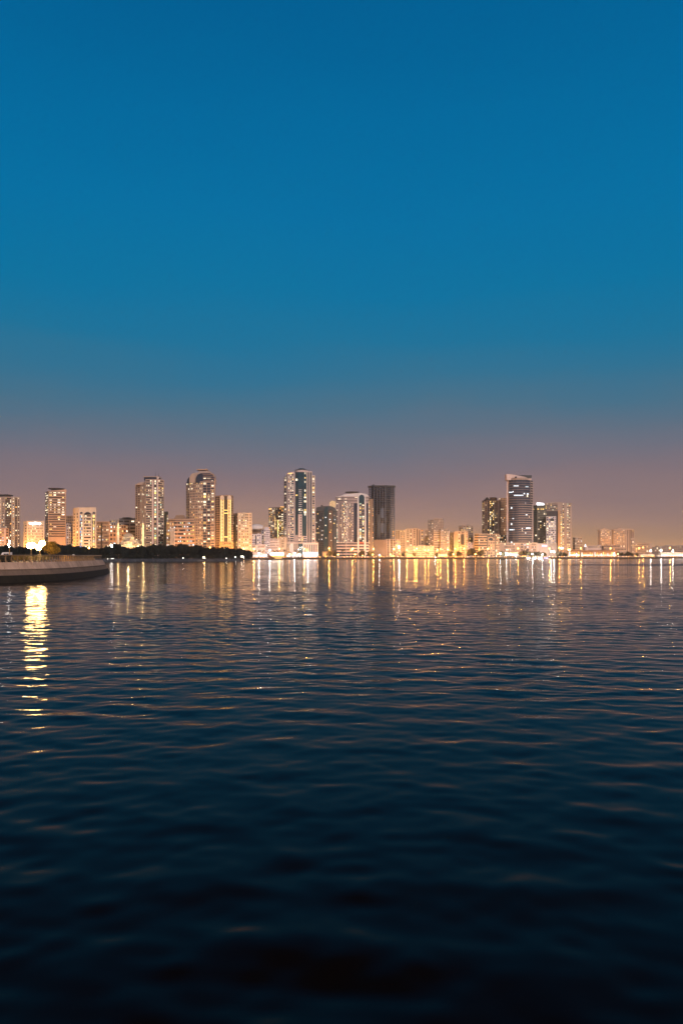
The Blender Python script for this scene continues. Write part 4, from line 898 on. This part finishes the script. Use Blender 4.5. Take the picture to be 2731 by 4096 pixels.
# twin globe lamps
def globe_lamp(label, px, D, globes, glow_only=False):
    root = empty('promenade_lamp', (wx(px, D), D, PZ), label, 'street lamp')
    zt = max(wz(py, D) for _, py in globes) - PZ
    p = MB(); p.tube([(0, 0, 0), (0, 0, .5), (0, 0, zt - .2)], [.12, .07, .05], 8); p.build('pole', M['bronze'], root)
    for gx, gy in globes:
        x, z = wx(gx, D) - root.location.x, wz(gy, D) - PZ
        a = MB(); a.tube([(0, 0, max(.3, z - .55)), (x, 0, z - .4)], .03, 6); a.build('arm', M['bronze'], root)
        gl = MB(); gl.lathe(x, 0, [(max(.01, 0.62 * math.sin(math.pi*k/12)), z - .62 * math.cos(math.pi*k/12)) for k in range(13)], 18); gl.build('globe', E_FLOOD, root, (0, 0, 0), True)
    return root
E_FLOOD.cycles.emission_sampling = 'FRONT_BACK'
globe_lamp('dazzling globe lamp on the left promenade, left of the dazzling pair', 126, 158, [(121, 2183), (131, 2181)])
globe_lamp('dazzling twin-globe lamp on the left promenade, beside the yellow-lit tree', 161, 160, [(170, 2173), (156, 2189)])
t = make_tree('promenade_tree', 'round leafy tree lit yellow by the dazzling globe lamps', 'tree', 123, M['leaflit'], 6.2, 2.5, 2600, .16); D = 168; t.location = (wx(201, D), D, PZ); t.scale = (.85, .85, (wz(2161, D) - PZ) / 5.9)
rt = make_lamp('park_lamp', 'amber lamp lighting one tree trunk from below in the dark park belt', None, 2.2, .22, E_SOD, lamp_data('trunk_flood', SOD, 900, .2)); rt.location = (wx(818, 683.5), 683.5, GZ)
lp = empty('lamp_post', (wx(39, 165), 165, PZ), 'thin dark post with a cluster of small lit lamps near the left edge', 'street lamp')
p = MB(); p.tube([(0, 0, 0), (0, 0, wz(2150, 165) - PZ)], [.12, .05], 7); p.build('pole', M['bronze'], lp)
for gx, gy in ((40.5, 2164), (36, 2178), (40.5, 2174), (40, 2187)):
    gl = MB(); gl.lathe(wx(gx, 165) - lp.location.x, -.1, [(.01, wz(gy, 165) - PZ - .11), (.12, wz(gy, 165) - PZ), (.01, wz(gy, 165) - PZ + .11)], 10); gl.build('lamp', E_WHITE, lp)
# white vehicle
vn = empty('parked_van', (wx(20, 200), 200, PZ), 'white boxy van with dark windows, partly hidden behind the hedge at the left', 'van')
q = 200 / F
v_ = MB(); v_.profile([(-26*q, .25), (-26*q, 1.1), (-17*q, 1.35), (-9*q, 2.25), (18*q, 2.3), (18*q, .25)], 0, 1.9); v_.build('body', M['white'], vn)
for x0, x1 in ((-4, 5), (6.5, 16)): w = MB(); w.box(x0*q, x1*q, -.03, .0, 1.35, 1.95); w.build('window', M['glass'], vn)
for x0 in (-18, 10):
    w = MB(); w.profile([(x0*q + .33*math.cos(a*.524), .33 + .33*math.sin(a*.524)) for a in range(12)], -.05, .2); w.build('wheel', M['dark'], vn)
# small furniture near the tip
bd = empty('dome_post', (wx(295, 178), 178, PZ), 'post with a pale lit dome cap by the railing', 'post')
p = MB(); p.tube([(0, 0, 0), (0, 0, 1.2)], .14, 8); p.build('stem', M['metal'], bd)
p = MB(); p.lathe(0, 0, [(.36, 1.2), (.36, 1.4), (.28, 1.6), (.12, 1.72), (.01, 1.76)], 14); p.build('cap', M['canvas'], bd)
ab = lamp_data('path_lamp', (1, .7, .3), 260, .12)
for px, D, py, lab in ((338, 186, 2225, 'small amber path lamp right of the dome-capped post'), (268, 174, 2226, 'small yellow path lamp left of the dome-capped post'), (352, 190, 2228, 'faint amber path lamp nearest the tip of the sea wall')):
    a = empty('path_lamp', (wx(px, D), D, PZ), lab, 'lamp'); z = wz(py, D) - PZ
    p = MB(); p.tube([(0, 0, 0), (0, 0, z)], .05, 6); p.build('stem', M['metal'], a)
    p = MB(); p.lathe(0, 0, [(.02, z), (.13, z + .06), (.15, z + .16), (.02, z + .26)], 10); p.build('lamp', WIN['y'], a); pass
sb = empty('notice_board', (wx(336, 187), 187, PZ), 'small white notice board with dark bars on the promenade', 'sign')
p = MB(); p.box(-.15, .15, 0, .05, .25, 1.0); p.build('panel', M['canvas'], sb); p = MB(); [p.box(-.13, .13, -.03, -.005, .35 + k*.16, .41 + k*.16) for k in range(4)]; p.build('bars', M['dark'], sb); p = MB(); p.box(-.03, .03, .01, .05, 0, .25); p.build('leg', M['metal'], sb)
for k, px in enumerate((364, 369, 380)):
    p = MB(); p.tube([(0, 0, 0), (0, 0, .75)], .07, 8); o = p.build('bollard', M['orange']); o.location = (wx(px, 200), 200, PZ); tag(o, 'short orange post near the tip of the sea wall', 'bollard', 'short orange posts near the tip')

# ------------------------------------------------------------------ water
def make_water():
    y0, y1, dy = 6.5, 172.0, .108; ny = int((y1 - y0) / dy); nx = 840
    Y = y0 + np.arange(ny + 1) * dy; S = np.linspace(-1, 1, nx + 1)
    X = S[None, :] * (.60 * Y[:, None] + 30.0); YY = np.repeat(Y[:, None], nx + 1, 1)
    rs = np.random.RandomState(4); Z = np.zeros_like(X)
    for (l0, l1, n, slope, spread) in ((1.0, 2.6, 60, .034, .66), (2.6, 7, 14, .006, .5), (.40, 1.0, 70, .030, .75)):
        for k in range(n):
            lam = l0 * (l1 / l0) ** rs.rand(); th = rs.normal(0, spread); K = 2 * math.pi / lam
            a = slope * math.sqrt(2.0 / n) / K
            Z += a * np.sin(K * (math.sin(th) * X + math.cos(th) * YY) + rs.rand() * 6.283)
    mod = np.zeros_like(X)
    for k in range(9):
        lam = 14 * 4 ** rs.rand(); th = rs.uniform(-1.2, 1.2); K = 2 * math.pi / lam; mod += np.sin(K * (math.sin(th) * X + math.cos(th) * YY) + rs.rand() * 6.283)
    Z *= np.clip(1.12 + .11 * mod, .75, 1.7) * (1 + .4 * np.exp(-(YY - 8) / 22.0))          # gusts: rougher and calmer patches
    fade = np.clip((y1 - YY) / 85.0, 0, 1); Z *= fade * fade * (3 - 2 * fade) * np.clip((1 - np.abs(S[None, :])) / .12, 0, 1)
    co = np.stack([X, YY, Z], -1).reshape(-1, 3)
    idx = np.arange((ny + 1) * (nx + 1)).reshape(ny + 1, nx + 1)
    q = np.stack([idx[:-1, :-1], idx[:-1, 1:], idx[1:, 1:], idx[1:, :-1]], -1).reshape(-1, 4)
    n0 = len(co); w, wn = .60 * y1 + 30, .60 * y0 + 30; B = 6000
    ex = np.array([(-B, y1, 0), (-w, y1, 0), (w, y1, 0), (B, y1, 0), (B, 2200, 0), (-B, 2200, 0),
                   (-B, y0, 0), (-wn, y0, 0), (wn, y0, 0), (B, y0, 0), (-B, -400, 0), (B, -400, 0)], float)
    co = np.vstack([co, ex]); q = np.vstack([q, n0 + np.array([[0, 3, 4, 5], [6, 7, 1, 0], [8, 9, 3, 2], [10, 11, 9, 6]])])
    me = bpy.data.meshes.new('water'); me.vertices.add(len(co)); me.vertices.foreach_set('co', co.ravel())
    me.loops.add(q.size); me.loops.foreach_set('vertex_index', q.ravel().astype(np.int32))
    me.polygons.add(len(q)); me.polygons.foreach_set('loop_start', (np.arange(len(q)) * 4).astype(np.int32))
    me.polygons.foreach_set('use_smooth', np.ones(len(q), bool)); me.update(); me.validate()
    m, nt, out = new_mat('lagoon_water'); L = nt.links.new
    b_ = nt.nodes.new('ShaderNodeBsdfPrincipled'); b_.inputs['Base Color'].default_value = (.005, .0028, .0022, 1)
    b_.inputs['Roughness'].default_value = WATER_ROUGH; b_.inputs['IOR'].default_value = 1.13
    ge = nt.nodes.new('ShaderNodeNewGeometry'); sep = nt.nodes.new('ShaderNodeSeparateXYZ'); L(ge.outputs['Position'], sep.inputs[0])
    fd = nt.nodes.new('ShaderNodeMapRange'); fd.inputs['From Min'].default_value = 60; fd.inputs['From Max'].default_value = 165; fd.inputs['To Min'].default_value = .05; fd.inputs['To Max'].default_value = 1; L(sep.outputs['Y'], fd.inputs['Value'])
    # a boat's wake, a rougher streak across the lagoon on the right
    acc = None
    for (sx, sy, seed, amp) in ((.55, 1.25, 0, WA[0]), (.12, .30, 7, WA[1]), (.022, .05, 3, WA[2])):
        mp = nt.nodes.new('ShaderNodeMapping'); mp.inputs['Scale'].default_value = (sx, sy, 1); mp.inputs['Location'].default_value = (seed, seed * 3, seed); L(ge.outputs['Position'], mp.inputs['Vector'])
        nz = nt.nodes.new('ShaderNodeTexNoise'); nz.inputs['Scale'].default_value = 1; nz.inputs['Detail'].default_value = 2.5; L(mp.outputs['Vector'], nz.inputs['Vector'])
        sb_ = nt.nodes.new('ShaderNodeVectorMath'); sb_.operation = 'SUBTRACT'; sb_.inputs[1].default_value = (.5, .5, .5); L(nz.outputs['Color'], sb_.inputs[0])
        ml = nt.nodes.new('ShaderNodeVectorMath'); ml.operation = 'MULTIPLY'; ml.inputs[1].default_value = (amp * .38, amp, 0); L(sb_.outputs[0], ml.inputs[0])
        if acc is None: acc = ml
        else:
            ad = nt.nodes.new('ShaderNodeVectorMath'); ad.operation = 'ADD'; L(acc.outputs[0], ad.inputs[0]); L(ml.outputs[0], ad.inputs[1]); acc = ad
    def mth(op, a, b2=None, cl=False):
        n = nt.nodes.new('ShaderNodeMath'); n.operation = op; n.use_clamp = cl
        for i_, v in enumerate((a, b2)):
            if v is None: continue
            if isinstance(v, (int, float)): n.inputs[i_].default_value = v
            else: L(v, n.inputs[i_])
        return n.outputs[0]
    side = mth('DIVIDE', mth('SUBTRACT', mth('ABSOLUTE', sep.outputs['X']), mth('ADD', mth('MULTIPLY', sep.outputs['Y'], .52), 24.0)), 14.0, True)
    sc_ = nt.nodes.new('ShaderNodeVectorMath'); sc_.operation = 'SCALE'; L(acc.outputs[0], sc_.inputs[0]); L(mth('MAXIMUM', fd.outputs['Result'], side), sc_.inputs['Scale'])
    ad = nt.nodes.new('ShaderNodeVectorMath'); ad.operation = 'ADD'; L(ge.outputs['Normal'], ad.inputs[0]); L(sc_.outputs[0], ad.inputs[1])
    dist = mth('ABSOLUTE', mth('SUBTRACT', sep.outputs['Y'], 412.0))
    wid = mth('MINIMUM', mth('MULTIPLY', mth('SUBTRACT', sep.outputs['X'], 25.0), .2), 56.0)
    wake = mth('DIVIDE', mth('SUBTRACT', wid, dist), 10.0, True)
    L(mth('MULTIPLY_ADD', wake, .2), b_.inputs['Roughness']); b_.inputs['Roughness'].links[0].from_node.inputs[2].default_value = WATER_ROUGH
    tl = nt.nodes.new('ShaderNodeVectorMath'); tl.operation = 'SCALE'; tl.inputs[0].default_value = (0, -.085, 0); L(wake, tl.inputs['Scale'])
    ad2 = nt.nodes.new('ShaderNodeVectorMath'); ad2.operation = 'ADD'; L(ad.outputs[0], ad2.inputs[0]); L(tl.outputs[0], ad2.inputs[1]); ad = ad2
    nm = nt.nodes.new('ShaderNodeVectorMath'); nm.operation = 'NORMALIZE'; L(ad.outputs[0], nm.inputs[0]); L(nm.outputs[0], b_.inputs['Normal'])
    L(b_.outputs['BSDF'], out.inputs['Surface']); me.materials.append(m)
    o = bpy.data.objects.new('water', me); COL.objects.link(o); tag(o, kind='structure')
WATER_ROUGH = .10; WA = (.34, .16, .05)
make_water()
HAZE = 1.0e-4
hz = MB(); hz.box(-9000, 9000, -700, 4300, -1.6, 190); hm, hnt, hout = new_mat('evening_haze')
pv = hnt.nodes.new('ShaderNodeVolumePrincipled'); pv.inputs['Color'].default_value = (.95, .9, .88, 1); pv.inputs['Density'].default_value = HAZE; pv.inputs['Anisotropy'].default_value = .8
hnt.links.new(pv.outputs['Volume'], hout.inputs['Volume']); tag(hz.build('haze', hm), kind='stuff')

SUN_E = 3.0
# ------------------------------------------------------------------ sky, afterglow, camera
w = bpy.data.worlds.new('World'); sc.world = w; w.use_nodes = True; nt = w.node_tree; L = nt.links.new
bg = nt.nodes['Background']; tc = nt.nodes.new('ShaderNodeTexCoord'); sp = nt.nodes.new('ShaderNodeSeparateXYZ'); L(tc.outputs['Generated'], sp.inputs[0])
rp = nt.nodes.new('ShaderNodeValToRGB'); cr = rp.color_ramp
def lin(c): return tuple(((v/255 + .055) / 1.055) ** 2.4 if v > 10 else v/255/12.92 for v in c) + (1,)
def zs(py): t = (HOR - py) / F; return t / math.sqrt(1 + t*t)
stops = [(2224, (226, 168, 110)), (2190, (212, 158, 110)), (2140, (186, 143, 113)), (2080, (168, 133, 121)), (2000, (148, 122, 121)), (1920, (132, 115, 122)), (1840, (116, 113, 126)), (1740, (93, 112, 131)), (1640, (70, 113, 138)), (1520, (46, 114, 147)), (1380, (22, 115, 155)), (1180, (2, 115, 161)), (900, (0, 112, 163)), (500, (0, 106, 158)), (0, (0, 96, 148))]
els = [(zs(y), lin(c)) for y, c in stops] + [(.68, lin((6, 66, 102))), (.82, lin((10, 34, 50))), (1.0, lin((9, 24, 34)))]
cr.elements[0].position, cr.elements[0].color = els[0]; cr.elements[1].position, cr.elements[1].color = els[-1]
for p_, c_ in els[1:-1]: e = cr.elements.new(p_); e.color = c_
nz = nt.nodes.new('ShaderNodeTexNoise'); nz.inputs['Scale'].default_value = 3.0; nz.inputs['Detail'].default_value = 3
mp = nt.nodes.new('ShaderNodeMapping'); mp.inputs['Scale'].default_value = (1, 1, 4); L(tc.outputs['Generated'], mp.inputs['Vector']); L(mp.outputs[0], nz.inputs['Vector'])
ma = nt.nodes.new('ShaderNodeMath'); ma.operation = 'MULTIPLY_ADD'; ma.inputs[1].default_value = .06; L(nz.outputs['Fac'], ma.inputs[0])
ad = nt.nodes.new('ShaderNodeMath'); ad.operation = 'SUBTRACT'; ad.inputs[1].default_value = .03; L(sp.outputs['Z'], ad.inputs[0]); L(ad.outputs[0], ma.inputs[2])
L(ma.outputs[0], rp.inputs['Fac']); L(rp.outputs['Color'], bg.inputs['Color']); bg.inputs['Strength'].default_value = 1.0
sl = bpy.data.lights.new('afterglow', 'SUN'); sl.energy = SUN_E; sl.angle = R(14); sl.color = (1, .76, .66)
so = bpy.data.objects.new('afterglow', sl); COL.objects.link(so)
d = Vector((-.5, 1, -.36)).normalized(); so.rotation_euler = d.to_track_quat('-Z', 'Y').to_euler(); so.location = (0, -50, 60)

cd = bpy.data.cameras.new('camera'); co = bpy.data.objects.new('camera', cd); COL.objects.link(co); sc.camera = co
co.location = (0, 0, EYE); co.rotation_euler = (R(90), 0, 0)
cd.sensor_fit = 'VERTICAL'; cd.sensor_height = 36; cd.sensor_width = 24; cd.lens = 26; cd.shift_y = (HOR - 2048) / 4096; cd.clip_end = 200000; cd.clip_start = .1
sc.view_settings.view_transform = 'Standard'; sc.view_settings.look = 'None'; sc.view_settings.exposure = 0; sc.view_settings.gamma = 1
sc.cycles.use_denoising = True; sc.cycles.denoising_prefilter = 'ACCURATE'; sc.cycles.use_adaptive_sampling = False; sc.cycles.max_bounces = 4; sc.cycles.diffuse_bounces = 1; sc.cycles.glossy_bounces = 3
sc.cycles.sample_clamp_indirect = 8; sc.cycles.sample_clamp_direct = 150; sc.cycles.caustics_reflective = False; sc.cycles.caustics_refractive = False
sc.cycles.use_light_tree = True
